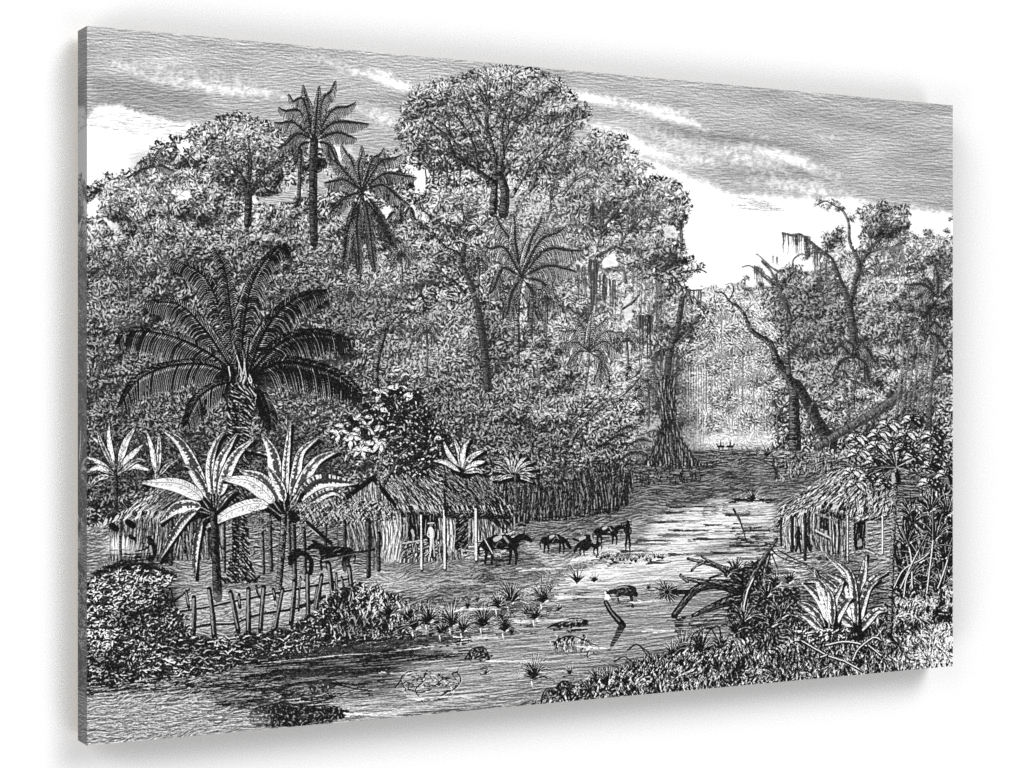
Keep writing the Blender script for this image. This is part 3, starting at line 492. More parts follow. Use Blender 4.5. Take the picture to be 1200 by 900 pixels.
# the great palm
shade([(130, 390), (200, 300), (260, 285), (345, 285), (400, 340), (430, 400), (430, 470), (330, 505), (210, 505), (135, 480)], .34, .7, 10)
bigp = [
    ([(282, 445), (268, 391), (240, 325), (198, 303)], 22, .5), ([(280, 440), (272, 380), (263, 315), (249, 289)], 18, .4), ([(276, 440), (242, 389), (210, 357), (168, 354)], 22, .6), ([(285, 440), (285, 385), (298, 325), (328, 288), (342, 296)], 20, .8),
    ([(290, 440), (312, 385), (345, 350), (384, 340)], 24, .8), ([(274, 436), (242, 412), (198, 393), (150, 388), (138, 404)], 24, .9), ([(292, 438), (330, 400), (370, 390), (412, 400)], 24, .9), ([(274, 440), (242, 427), (198, 429), (160, 446), (139, 478)], 22, .9),
    ([(294, 440), (330, 424), (370, 430), (400, 442), (426, 466)], 26, .9), ([(274, 446), (248, 454), (230, 470), (217, 500)], 18, .7), ([(294, 446), (306, 460), (314, 480), (318, 505)], 16, .6)]
for pts, L, sg in bigp:
    c, s = curve(pts, 1.0)
    lo = [(x, y-3) for x, y in c[::6]]; hi = [(x+L*.1, y+L*.85) for x, y in c[::-6]]
    shade(lo+hi, .06, .9, 2.5, .7)
    frond(pts, L*1.12, sg+.6, .92, 2.1, .03, .74, 3.0, .10, True, 1.15, .8)
flush()
for i in range(60):
    x = U(262, 300); y = U(425, 475); st([(x, y), (x+U(-4, 4), y+U(8, 16)), (x+U(-8, 8), y+U(14, 26))], .04 if i % 3 else .8, 1.8, .6)
for p in [[(283, 436), (272, 400)], [(285, 438), (290, 396)], [(288, 440), (284, 410)]]: st(p, .75, 1.3, .8); st([(a+2.5, b) for a, b in p], .04, 2.6, 1.6)

# ---------------------------------------------------------------- ground, banks and water
grd = [(560, 588), (640, 590), (720, 560), (752, 538), (800, 528), (905, 527), (960, 530), (1000, 545), (1124, 560), (1124, 790), (700, 840), (95, 885), (95, 620), (240, 600), (450, 600)]
fill(grd, (.46+.05*CL).astype(np.float32), DUST, soft=1, k=.85)
for p, t, a in [([(740, 530), (905, 526), (1000, 545), (930, 575), (800, 590), (700, 590), (690, 560)], .36, .9), ([(95, 620), (170, 640), (150, 700), (95, 700)], .55, .8), ([(440, 690), (560, 665), (560, 676), (450, 700)], .72, .8),
                ([(470, 670), (600, 655), (620, 690), (540, 700)], .46, .7), ([(880, 640), (1050, 640), (1040, 690), (930, 690)], .62, .8), ([(895, 655), (1000, 668), (960, 682), (905, 668)], .72, .6), ([(560, 660), (640, 640), (640, 665), (570, 690)], .42, .6),
                ([(95, 815), (240, 820), (330, 845), (95, 880)], .60, .9), ([(210, 660), (440, 660), (400, 710), (220, 740)], .58, .8), ([(300, 590), (440, 600), (440, 660), (300, 670)], .42, .6), ([(440, 665), (480, 672), (450, 692), (430, 684)], .8, .6), ([(850, 530), (905, 526), (905, 560)], .42, .6)]: shade(p, t, a, 6)
river = [(905, 584), (912, 612), (900, 622), (920, 648), (915, 660), (930, 682), (880, 700), (870, 740), (790, 760), (700, 790), (640, 815), (560, 838), (300, 862), (270, 850), (420, 815), (300, 790), (380, 770), (470, 760), (490, 745), (560, 730), (575, 708), (620, 705), (660, 668), (700, 650), (740, 625), (770, 612), (800, 592), (850, 584)]
fill(river, .52, WAT, soft=1.5, k=.7)
for p, t, a in [([(770, 606), (840, 588), (905, 588), (908, 610), (800, 640), (750, 640)], .97, 1), ([(700, 640), (910, 618), (915, 660), (800, 668), (690, 680), (640, 690), (680, 660)], .94, 1), ([(600, 690), (760, 668), (900, 660), (880, 676), (760, 690), (620, 706)], .82, .9),
                ([(600, 706), (800, 690), (800, 740), (620, 790), (480, 790), (520, 750)], .50, .9), ([(480, 770), (640, 760), (640, 820), (400, 845)], .60, .8), ([(290, 760), (480, 760), (560, 775), (440, 795), (300, 800)], .26, .9), ([(250, 795), (400, 800), (440, 820), (300, 850), (240, 830)], .42, .8),
                ([(540, 760), (640, 750), (640, 770)], .6, .7), ([(800, 640), (900, 625), (900, 650), (830, 652)], .5, .7)]: shade(p, t, a, 5)
hlines([(770, 600), (905, 590), (908, 600), (780, 618)], 34, .2, (4, 18), 1.0); hlines([(740, 620), (900, 612), (905, 655), (700, 665)], 70, .28, (4, 26), 1.1); hlines([(700, 640), (900, 625), (880, 670), (640, 690)], 60, .97, (14, 50), 1.5)
for x, y, l in [(805, 590, 40), (785, 601, 30), (775, 612, 34), (800, 627, 50), (840, 650, 46), (880, 655, 30), (760, 638, 44), (740, 650, 34), (865, 603, 26), (895, 630, 24)]:
    for j in range(9): st([(x-l/2+U(-4, 8), y+U(-2, 2)), (x, y+U(-1.5, 1.5)), (x+l/2+U(-8, 6), y+U(-2, 2))], U(.1, .45), 1.3, .6)
for x in (828, 840, 850):                       # posts and their mirror at the ford
    for j in range(4): st([(x+U(-4, -2), 591+3.5*j), (x+U(1, 4), 592+3.5*j)], .3, 1.2, .6)
hlines(river, 220, .22, (10, 46), .7); hlines([(480, 700), (860, 690), (780, 750), (640, 800), (420, 830), (480, 780)], 200, .82, (20, 70), .7); hlines([(480, 700), (860, 690), (780, 750), (640, 800), (420, 830), (480, 780)], 160, .2, (14, 60), .8); hlines([(480, 700), (860, 690), (780, 750), (640, 800), (420, 830), (480, 780)], 14, .95, (40, 100), 1.0)
hlines([(290, 762), (560, 758), (500, 780), (300, 800)], 220, .03, (10, 50), 1.6); hlines([(280, 765), (560, 770), (400, 800), (300, 810)], 70, .7, (8, 40), .8)
hlines([(330, 815), (480, 800), (600, 810), (420, 850)], 60, .9, (20, 70), .9); hlines([(330, 780), (460, 780), (480, 790), (340, 792)], 40, .04, (10, 50), 1.8)
for y, x0, x1 in [(699, 560, 760), (707, 580, 680), (731, 620, 700), (752, 690, 760), (776, 610, 720)]: st([(x0, y), ((x0+x1)/2, y-2), (x1, y-6)], .96, 1.0, .8, wob=.3)
hlines([(440, 700), (560, 670), (620, 690), (560, 700), (480, 720)], 120, .12, (5, 20), 1.0); hlines([(450, 690), (600, 660), (600, 690)], 60, .85, (5, 20), .9); hlines([(690, 560), (905, 530), (930, 575), (800, 592)], 420, .1, (4, 16), .9); hlines([(690, 560), (905, 530), (930, 575), (800, 592)], 200, .7, (4, 14), .8)
hlines([(560, 640), (720, 600), (740, 625), (640, 665), (560, 690)], 220, .1, (4, 18), .9); hlines([(600, 640), (760, 605), (740, 625), (640, 660)], 90, .85, (4, 16), .9)

shade([(440, 640), (720, 600), (760, 560), (900, 535), (960, 560), (1050, 640), (1000, 690), (900, 640), (760, 690), (560, 720), (440, 700)], None, 0, 8, .72)
shade(river, None, 0, 6, .8); shade([(500, 715), (850, 690), (800, 745), (640, 800), (430, 830), (460, 790)], .60, .7, 8, .75)
shade([(100, 620), (240, 660), (430, 665), (400, 720), (220, 745), (100, 700)], None, 0, 6, .8)
trunk([(785, 530), (784, 480), (783, 440), (786, 410), (794, 385), (800, 350)], 9, 6, .16, .5)
trunk([(792, 405), (804, 392), (812, 384)], 3, 2, .2, .6)
foliage([(770, 450), (790, 440), (794, 500), (808, 528), (824, 544), (752, 544), (766, 528), (776, 500)], .32, .05, VERT, 1.8, 1.4)
fill([(776, 440), (791, 440), (793, 500), (810, 530), (826, 546), (800, 548), (770, 546), (750, 546), (768, 526), (775, 500)], .24, VERT, rough=1.5, k=2)
for x in (760, 768, 776, 786, 795, 806, 816): st([(784+(x-786)*.2, 492), (784+(x-786)*.5, 516), (x, 540)], .06, 1.6, 1.2); st([(786+(x-786)*.2, 494), (787+(x-786)*.5, 516), (x+2, 539)], .6, .8, .6)
# ---------------------------------------------------------------- reeds and brush on the far bank
reed = [(560, 560), (620, 575), (720, 540), (742, 560), (738, 590), (720, 600), (660, 608), (600, 614), (560, 600)]
fill(reed, .18, VERT, rough=2, k=1.8)
for x, y in inpoly([(610, 560), (730, 560), (738, 596), (610, 612)], 210):
    l = U(8, 20); st([(x, y), (x+U(-2, 3), y-l*.6), (x+U(-4, 6), y-l)], .04 if U(0, 1) < .78 else .6, 1.2, .5)
clumps([(560, 520), (690, 530), (740, 548), (700, 575), (600, 570)], 60, 6, .74, .06, 9, 1.2, 5)
hlines([(600, 612), (735, 592), (730, 600), (610, 618)], 50, .05, (5, 14), 1.5)
for x, y in inpoly([(700, 540), (830, 545), (820, 565), (700, 572)], 160): st([(x, y), (x+U(-3, 3), y-U(3, 7))], .05, 1.3, .6)
for x, y in inpoly([(905, 540), (975, 525), (985, 552), (910, 566)], 160): st([(x, y), (x+U(-3, 3), y-U(3, 8))], .06 if U(0, 1) < .6 else .75, 1.2, .6)
tuft(900, 535, 12, 16, 1.0, .1, .9, 1.3); tuft(887, 534, 8, 10, 1.0, .2, .9, 1.1)
for x, f in ((845, -1), (856, 1)):               # two riders far off
    st([(x-3, 523.5), (x+3, 523.5)], .05, 2.6, 2.4); st([(x+3*f, 523), (x+5.4*f, 520.6)], .06, 1.4, 1.0); st([(x, 522), (x, 518.5)], .05, 1.7, 1.3); st([(x, 517.2), (x, 517)], .05, 1.4, 1.4)
    for q in (-2.6, -1.4, 1.6, 2.8): st([(x+q, 524), (x+q, 528)], .08, .9, .7)
# ---------------------------------------------------------------- left hut and yard
flush()
hut = [(113, 619), (181, 573), (245, 572), (248, 600), (226, 606), (190, 606), (140, 610)]
fill([(128, 606), (262, 600), (262, 655), (128, 658)], .34, VERT, soft=1, k=.85)
gapv = [(122, 632), (138, 628), (152, 632), (156, 648), (140, 652), (124, 646)]
shade(gapv, .82, 1, 4, .6); shade([(148, 636), (175, 640), (170, 655), (146, 652)], .7, .7, 3, .5)
hlines([(100, 625), (150, 640), (160, 690), (100, 700)], 60, .25, (6, 18), .8)
shade([(100, 545), (250, 545), (250, 580), (180, 570), (115, 612), (100, 612)], .2, .7, 4)
thatch(hut, 330, -.62, 13, .85, .06, .55, 1.2, tex=DIAG)
for x in np.arange(116, 250, 2.2): yb = 618-min(12, (x-113)*.35); st([(x+5, yb-7), (x+U(-1, 3), yb+U(-1, 6))], .05 if U(0, 1) < .6 else .85, 1.4, .6)
for x, y0, y1, w in [(141, 610, 657, 4), (166, 608, 642, 3), (177, 608, 628, 2.5), (190, 606, 640, 2), (201, 606, 661, 5), (216, 604, 648, 3), (226, 604, 660, 2.5), (243, 604, 655, 3), (262, 604, 670, 4), (170, 630, 650, 2)]: post(x, y0, x+U(-1, 1), y1, w, .5, .05)
st([(150, 612), (156, 616)], .03, 8, 7); st([(131, 616), (136, 620)], .03, 8, 7); st([(152, 628), (158, 632)], .05, 5, 4)
def fig(x, y, h, v=.06, w=2.6, lit=None):       # a small standing figure, feet at x, y
    st([(x-.09*h, y), (x-.05*h, y-.25*h), (x-.03*h, y-.48*h)], v, w*.6, w*.8); st([(x+.09*h, y), (x+.06*h, y-.25*h), (x+.02*h, y-.48*h)], v, w*.6, w*.8)
    st([(x, y-.45*h), (x, y-.8*h)], v, w*1.1, w*1.35); st([(x, y-.92*h), (x, y-.93*h)], v, w, w)
    st([(x-.03*h, y-.78*h), (x-.13*h, y-.6*h), (x-.06*h, y-.46*h)], v, w*.5, w*.4); st([(x+.03*h, y-.78*h), (x+.13*h, y-.62*h), (x+.1*h, y-.46*h)], v, w*.5, w*.4)
    if lit is not None: st([(x-w*.2, y-.76*h), (x-w*.2, y-.5*h)], lit, w*.7, w*.6); st([(x-.05*h, y-.44*h), (x-.09*h, y-.05*h)], lit, w*.4, w*.35)
st([(176, 634), (180, 645), (176, 655)], .06, 8, 8); st([(174, 630), (175, 631)], .04, 5, 5); st([(178, 638), (168, 644), (158, 646)], .06, 2.4, 1.4); st([(176, 640), (178, 652)], .62, 3, 3); st([(172, 632), (170, 640)], .6, 1.2, 1)
hlines([(140, 648), (200, 648), (200, 664), (140, 662)], 70, .05, (5, 20), 1.4)
# the great palm's trunk
fill([(268, 450), (302, 450), (292, 510), (290, 600), (292, 650), (302, 682), (262, 684), (272, 640), (270, 560), (266, 500)], .20, DIAR, rough=1.0, k=2.0)
for y in np.arange(470, 684, 3.4): x = 280+(y-470)*.0; st([(x-10, y), (x-4, y+2.4), (x+3, y+1)], .6, .9, .5); st([(x-8, y+1.6), (x+10, y+3)], .03, 1.2, .8)
for p in [[(264, 682), (258, 676)], [(298, 680), (304, 676)]]: st(p, .05, 3, 2)
shade([(255, 676), (320, 676), (330, 690), (250, 690)], .3, .7, 3)
# banana plants
for q in [(215, 545, 56, 40), (335, 545, 62, 44), (250, 590, 70, 26), (135, 535, 40, 36)]: shade(ell(*q), .20, .7, 7, .75)
blade([(134, 552), (122, 525), (108, 512)], 6); blade([(135, 552), (128, 520), (127, 497)], 5); blade([(137, 552), (146, 520), (158, 500)], 6.5); blade([(137, 552), (152, 535), (167, 521)], 6); blade([(137, 555), (155, 546), (175, 551)], 6); blade([(133, 554), (112, 540), (102, 536)], 5); blade([(133, 556), (115, 548), (102, 553)], 5.5); blade([(134, 552), (118, 518), (114, 502)], 4, .75)
blade([(134, 558), (115, 560), (104, 572)], 5, .8); blade([(137, 557), (158, 540), (172, 540)], 4, .8); trunk([(135, 552), (136, 575), (136, 592)], 4.5, 5, .04, .4)
blade([(182, 562), (180, 530), (170, 518)], 5); blade([(183, 562), (186, 530), (186, 508)], 5, .8); blade([(182, 560), (178, 528), (172, 507)], 5); blade([(184, 560), (196, 545), (206, 540)], 4, .7)
def bshadow(p): st(p, .03, 10, 4)
for p, W, l in [([(249, 600), (234, 560), (213, 520), (190, 503)], 11, .8), ([(250, 600), (238, 570), (224, 548), (214, 545)], 8, .64), ([(251, 598), (246, 550), (252, 522), (262, 506)], 8, .85), ([(252, 598), (256, 545), (268, 522), (277, 508)], 9, .9), ([(253, 600), (262, 560), (276, 532), (297, 514)], 10, .95),
                ([(248, 600), (230, 578), (205, 566), (166, 565)], 12, .95), ([(247, 600), (228, 592), (206, 594), (187, 612)], 11, .85), ([(248, 602), (226, 600), (208, 618), (186, 656)], 8, .62), ([(249, 604), (236, 612), (229, 640), (228, 676)], 7, .6), ([(252, 602), (262, 585), (276, 574)], 5, .7)]:
    bshadow([(a+3, b+4) for a, b in p]); blade(p, W*.95, l*.82 if p[-1] not in ((260, 561), (241, 618), (166, 565)) else .88)
for p, W, l in [([(332, 600), (328, 558), (318, 534), (286, 526)], 6, .6), ([(334, 600), (326, 560), (320, 530), (307, 508)], 12, .85), ([(336, 600), (334, 555), (337, 520), (340, 495)], 7, .9), ([(337, 600), (345, 560), (352, 530), (372, 513)], 9, .85), ([(338, 600), (350, 570), (370, 540), (396, 528)], 10, .9),
                ([(338, 602), (352, 580), (375, 562), (418, 566)], 13, .62), ([(340, 606), (362, 588), (390, 575), (412, 590)], 9, .6), ([(332, 600), (322, 580), (306, 560), (281, 551)], 12, .9), ([(334, 598), (330, 575), (322, 560), (314, 548)], 9, .8), ([(331, 603), (312, 578), (290, 563), (260, 561)], 12, .97), ([(330, 605), (305, 590), (272, 598), (241, 618)], 11.5, .97), ([(338, 600), (346, 585), (352, 575)], 5, .7)]:
    bshadow([(a+3, b+4) for a, b in p]); blade(p, W*.95, l*.82 if p[-1] not in ((260, 561), (241, 618), (166, 565)) else .93)
trunk([(250, 598), (252, 640), (255, 700)], 8, 11, .04, .42, ticks=1); trunk([(333, 603), (330, 650), (322, 738)], 7, 8, .05, .7, ticks=.8)
for x, y0, y1, w in [(307, 612, 672, 4), (316, 605, 668, 5), (344, 612, 690, 6), (356, 620, 680, 5), (338, 600, 660, 4)]: post(x, y0, x+2, y1, w, .5, .04)
clumps([(296, 596), (318, 596), (318, 625), (296, 625)], 14, 6, .6, .05); clumps([(345, 590), (356, 590), (352, 620)], 8, 5, .6, .05)
# ---------------------------------------------------------------- main hut
flush()
fill([(402, 586), (437, 558), (470, 600), (470, 660), (402, 640)], .50, VERT, k=.85)
fill([(470, 598), (604, 600), (604, 652), (560, 655), (470, 660)], .38, VERT, k=.9)
fill([(540, 640), (604, 620), (604, 650), (545, 656)], .5, DUST, k=1.2)
gap([(447, 606), (470, 602), (470, 658), (450, 660)], .6, .8)
fill([(447, 606), (470, 602), (470, 658), (450, 660)], .74, VERT, k=.8)
fill([(471, 600), (600, 602), (598, 609), (471, 607)], .04, DUST, k=2)
fill([(478, 604), (513, 604), (513, 634), (478, 634)], .08, VERT, k=2); fill([(534, 604), (549, 603), (549, 643), (534, 645)], .12, DIAG, k=2)
fill([(472, 634), (515, 632), (515, 652), (472, 655)], .3, FINE, k=1.4); st([(472, 637), (508, 631)], .75, 1.6, 1.2); fill([(524, 610), (533, 610), (533, 647), (524, 648)], .66, VERT, k=.9)
st([(476, 606), (477, 632)], .6, 1.2, 1); st([(483, 622), (485, 628)], .7, 3.4, 2.4)
st([(403, 586), (437, 560)], .03, 5, 6); st([(437, 560), (471, 602)], .03, 5, 6); st([(444, 556), (446, 586)], .5, 1.6, 1.4)
roof = [(447, 566), (462, 552), (510, 545), (560, 551), (588, 576), (606, 604), (596, 605), (560, 600), (523, 601), (471, 600)]
thatch(roof, 900, .95, 10, .72, .05, .30, 1.3, tex=DIAR)
shade([(510, 545), (565, 552), (606, 604), (530, 600)], .17, .85, 5)
for x in np.arange(468, 606, 1.6): st([(x-3, 593), (x+U(0, 3), 600+U(-1, 5))], .05 if U(0, 1) < .55 else .8, 1.3, .6)
for x, y in inpoly([(580, 575), (606, 604), (590, 618), (568, 604)], 60): st([(x, y), (x+4, y+6)], .04, 2, .8)
shade([(350, 610), (450, 612), (448, 660), (350, 660)], .33, .6, 4)
leanto = [(350, 592), (392, 586), (452, 588), (471, 602), (462, 610), (430, 612), (380, 618), (352, 612)]
thatch(leanto, 420, 1.15, 9, .82, .05, .36, 1.3, tex=DIAG)
for x in np.arange(352, 470, 1.5):
    l = 8 if x < 440 else 8+(x-440)*1.3; st([(x-2, 602+U(-3, 3)), (x+U(-1, 4), 606+U(0, 1)*l)], U(.04, .25) if U(0, 1) < .6 else .72, 1.2, .5)
for x, y0, y1, w in [(404, 612, 668, 5), (432, 610, 675, 6), (444, 625, 668, 5), (382, 615, 655, 4), (438, 620, 668, 2), (396, 610, 640, 1.5)]: post(x, y0, x, y1, w, .4, .04)
st([(360, 612), (388, 637)], .04, 4, 4); st([(362, 618), (374, 628)], .7, 1.4, 1); st([(386, 626), (402, 622)], .7, 1, .8)
for x, y0, y1, w in [(494, 603, 668, 4), (521, 598, 667, 4.5), (558, 596, 657, 5)]: post(x, y0, x+.5, y1, w, .88, .05)
st([(521, 575), (522, 604)], .04, 3, 3)
# man in white by the door
st([(505, 618), (505.5, 634)], .05, 10, 9); st([(506, 634), (507, 652)], .05, 7, 5)
st([(505, 615.5), (505.4, 615)], .45, 3.6, 3.6); st([(501.5, 613.4), (508.5, 612.8)], .8, 1.3, 1.1); st([(504.6, 620), (505.6, 627), (506, 634)], .88, 5.2, 4.2); st([(502.6, 621), (501, 627), (504, 630)], .8, 1.8, 1.6); st([(508, 621), (508.6, 628), (507, 632)], .7, 1.6, 1.4)
st([(505, 634), (504.6, 643), (504, 652)], .85, 2.4, 1.8); st([(507.4, 634), (508.2, 643), (509, 652)], .7, 2.4, 1.6)
# cattle and pack animals
def beast(x, y, s=1.0, d=1, pack=False, graze=True, v=.05):     # feet line y, body centre x, facing d
    f = lambda a, b: (x+a*s*d, y-b*s)
    st([f(-12, 15), f(0, 16), f(9, 15.5)], v, 9*s, 9.5*s); st([f(-11, 15), f(-11, 11)], v, 5.5*s, 5*s)
    if graze: st([f(9, 17), f(15, 13), f(18, 8)], v, 6*s, 3.4*s); st([f(17, 9), f(20, 5)], v, 3.8*s, 2.6*s); st([f(15, 15), f(17, 18)], v, 1.6*s, .8*s)
    else: st([f(9, 17), f(15, 21), f(20, 20)], v, 6*s, 4*s); st([f(19, 21), f(23, 18)], v, 3.8*s, 2.6*s); st([f(17, 22), f(18, 26)], v, 1.6*s, .8*s)
    for a, b in ((-12, -13), (-9, -8), (7, 6), (10, 11)): st([f(a, 12), f(b+.8, 6), f(b, 0)], v, 3*s, 1.5*s)
    st([f(-15, 17), f(-18, 12), f(-17, 6)], v, 1.8*s, 1.0*s)
    if pack: st([f(-5, 19), f(4, 19)], v, 8*s, 8*s); st([f(-5, 19), f(-1, 21)], .72, 3.5*s, 3*s); st([f(2, 21), f(5, 17)], .6, 1.6*s, 1.4*s)
    for _ in range(4): a = U(-10, 8); st([f(a, U(12, 19)), f(a+3, U(12, 18))], .62, .7, .5)
flush()
beast(392, 668, 1.35, -1, False, False); st([(370, 636), (366, 634)], .04, 4, 3)
st([(340, 660), (352, 648), (364, 656), (364, 672)], .04, 6, 5); st([(340, 654), (350, 645)], .04, 7, 6)
beast(588, 661, 1.5, 1, True, False); st([(568, 632), (578, 650)], .8, 1.4, 1); hlines([(565, 655), (610, 650), (612, 662), (565, 664)], 30, .08, (5, 14), 1.2)
shade([(616, 640), (626, 640), (640, 650), (690, 655), (700, 650), (696, 664), (640, 664)], .74, .8, 4)
beast(650, 648, .95, 1, True, True); beast(690, 651, .85, -1, True, True); st([(686, 640), (688, 632)], .06, 12, 12); st([(680, 632), (685, 630)], .7, 4, 4); st([(694, 630), (697, 636)], .62, 4, 4); beast(712, 638, .95, 1, True, False)
st([(672, 632), (678, 634)], .06, 3, 3); fig(736, 640, 30, .05, 4.0); st([(731, 616), (740, 615)], .05, 2, 2); st([(738, 640), (739, 655)], .2, 2, 1); st([(734, 640), (733, 652)], .3, 2, 1)
hlines([(694, 650), (742, 640), (742, 660), (700, 664)], 30, .2, (3, 10), 1); 
for x in np.arange(700, 780, 4.5): tuft(x, 656+U(-3, 3), 5, 7, 1.0, .08, .9, 1.2)
hlines([(696, 655), (778, 652), (770, 662), (700, 664)], 26, .1, (3, 10), 1.2)
# ---------------------------------------------------------------- fence
shade([(205, 700), (330, 688), (415, 660), (400, 700), (350, 728), (225, 744)], .68, .8, 4, .8)
st([(200, 717), (246, 710), (272, 704), (324, 694), (350, 689), (382, 683), (411, 677)], .05, 4.6, 4, wob=.4); st([(202, 716), (246, 709), (272, 703), (324, 693), (411, 676)], .7, 1.7, 1.4, wob=.3)
st([(205, 741), (242, 731), (272, 730), (300, 720), (348, 712), (382, 699)], .05, 5, 4, wob=.4); st([(206, 740), (242, 730), (272, 729), (300, 719), (348, 711)], .75, 1.9, 1.4, wob=.3)
st([(376, 658), (400, 651), (439, 644)], .05, 3.4, 2.6); st([(378, 657), (420, 648)], .6, 1.2, .8); st([(190, 712), (210, 700), (222, 690)], .05, 2.6, 1.6)
for x0, y0, x1, y1, w in [(186, 697, 204, 748, 5), (199, 690, 212, 750, 4), (218, 692, 221, 712, 3.5), (227, 700, 226, 752, 6), (245, 690, 251, 747, 6.5), (270, 694, 279, 740, 6), (280, 697, 281, 712, 4), (291, 690, 291, 742, 6.5), (300, 686, 304, 700, 2.5), (309, 688, 305, 740, 6), (320, 690, 322, 702, 4), (331, 690, 322, 740, 5), (345, 681, 341, 731, 6), (360, 672, 361, 726, 6), (372, 686, 368, 720, 4), (377, 674, 370, 718, 5.5), (385, 660, 390, 706, 6), (394, 672, 396, 702, 3.5), (409, 664, 412, 690, 6), (400, 676, 404, 696, 3), (352, 676, 350, 716, 3)]:
    st([(x0, y0), ((x0+x1)/2+U(-1, 1), (y0+y1)/2), (x1, y1)], .05, w*.85, w); st([(x0-w*.12, y0+2), (x1-w*.15, y1-4)], .55, w*.36, w*.3, wob=.4)
# ---------------------------------------------------------------- near brush, lower left
flush()
bush = [(98, 690), (112, 672), (130, 664), (160, 660), (190, 668), (205, 676), (190, 690), (212, 720), (222, 742), (250, 748), (300, 742), (340, 736), (372, 712), (392, 690), (420, 682), (440, 690), (470, 700), (486, 720), (480, 744), (440, 756), (400, 762), (320, 768), (250, 790), (170, 802), (98, 806)]
fill(bush, (.20+.08*CL).astype(np.float32), CURL, rough=2, k=2.2)
fringe([(112, 672), (130, 664), (160, 660), (190, 668), (205, 676)], 2, 6, 1.6, .06)
def leaves(poly, n, L, W, pl=.6, light=.93, a0=-.5, sp=1.2):
    for x, y in sorted(inpoly(poly, n), key=lambda p: p[1]):
        a = a0+U(-sp, sp)+(math.pi if U(0, 1) < .5 else 0); l = L*U(.6, 1.1); v = light if U(0, 1) < pl else .25
        p = bez((x, y), (x+l*math.cos(a), y+l*math.sin(a)*.7), U(-.3, .3))
        st([(q[0]+.8, q[1]+1.3) for q in p], .02, W*1.1, .8); st(p, v, W*.75, .5)
leaves([(98, 690), (115, 672), (160, 662), (205, 676), (180, 700), (150, 720), (120, 790), (98, 790)], 700, 7, 2.2, .66)
leaves([(150, 690), (205, 700), (230, 745), (180, 790), (130, 780)], 240, 6, 1.8, .42)
leaves([(170, 750), (300, 745), (360, 740), (340, 766), (240, 786), (160, 796)], 200, 9, 2.2, .6, a0=0, sp=.6)
leaves([(390, 690), (440, 692), (480, 720), (470, 750), (400, 756), (350, 750), (360, 724)], 500, 6, 1.7, .36)
for x, y in inpoly([(375, 700), (440, 690), (485, 715), (470, 752), (380, 752)], 260): st([(x, y), (x+U(-3, 3), y-4), (x+U(-7, 6), y-U(7, 13))], .02 if U(0, 1) < .6 else .85, 1.5, .5)
for c in [(456, 722), (470, 740), (500, 735), (490, 722), (512, 733), (478, 728)]: tuft(c[0], c[1], 16, 20, 1.1, .04, .92, 1.6)
tuft(528, 732, 16, 35, 1.0, .05, .95, 1.6); tuft(540, 735, 10, 24, .9, .05, .9, 1.5); tuft(568, 730, 18, 30, 1.15, .04, .85, 1.9); tuft(590, 735, 12, 23, 1.0, .06, .9, 1.5); tuft(598, 706, 20, 31, 1.15, .03, .8, 2.0); tuft(582, 708, 10, 18, 1.1, .04, .8, 1.6)
tuft(635, 704, 18, 28, 1.2, .08, .9, 1.6); tuft(677, 684, 12, 23, 1.0, .05, .9, 1.5); tuft(697, 682, 9, 11, 1.2, .1, .8, 1.5); tuft(620, 722, 12, 24, 1.2, .06, .9, 1.5); tuft(626, 792, 20, 31, 1.2, .05, .9, 1.8)
for c in [(598, 712), (568, 734), (635, 708), (622, 728), (677, 690), (530, 738)]: hlines([(c[0]-14, c[1]), (c[0]+14, c[1]), (c[0]+10, c[1]+16), (c[0]-10, c[1]+14)], 18, .12, (3, 12), 1.1)
fill([(470, 742), (545, 744), (560, 752), (520, 758), (440, 764), (430, 756)], .16, WAT, rough=2, k=2)
leaves([(390, 744), (545, 744), (540, 750), (400, 764)], 70, 8, 2, .25, .6, 0, .4)
def rock(poly, tone=.12, n=30):
    flush(); fill(poly, tone, CURL, rough=1.2, k=2); P = np.array(poly); 
    for x, y in inpoly(poly, n): st([(x, y), (x+U(2, 6), y+U(-2, 1))], .6 if U(0, 1) < .4 else .02, 1.0, .5)
    st([tuple(p) for p in P[:len(P)//2+1]], .03, 1.6, 1.2, wob=.3)
rock([(290, 842), (300, 830), (330, 824), (360, 828), (385, 826), (412, 834), (400, 844), (340, 852), (296, 852)], .12, 70)
rock([(545, 773), (552, 762), (565, 758), (578, 768), (572, 776)], .16, 26); hlines([(548, 776), (574, 776), (570, 788), (556, 786)], 14, .2, (3, 14), .9)
rock([(634, 820), (640, 808), (652, 806), (660, 802), (670, 802), (676, 812), (664, 822), (644, 824)], .16, 34); rock([(652, 806), (658, 799), (666, 799), (674, 806)], .2, 10)
rock([(645, 734), (660, 728), (672, 725), (688, 727), (690, 732), (670, 736), (656, 736)], .14, 18); st([(642, 736), (656, 730)], .06, 2, 1.5); st([(670, 739), (688, 738)], .06, 2.4, 1.8); hlines([(645, 735), (690, 733), (680, 742), (650, 742)], 12, .12, (4, 12), 1.2)
rock([(360, 800), (385, 796), (400, 802), (380, 812), (364, 810)], .12, 30)
st([(350, 800), (390, 800), (420, 803)], .04, 2.4, 1.6); st([(380, 798), (410, 806), (436, 810)], .04, 2.4, 1.4); st([(350, 816), (370, 822), (395, 816), (420, 806)], .1, 1.4, .8)
hlines([(440, 764), (550, 762), (550, 774), (430, 776)], 60, .05, (6, 26), 1.6); hlines([(300, 808), (400, 812), (380, 826), (300, 824)], 50, .1, (8, 30), 1.2)
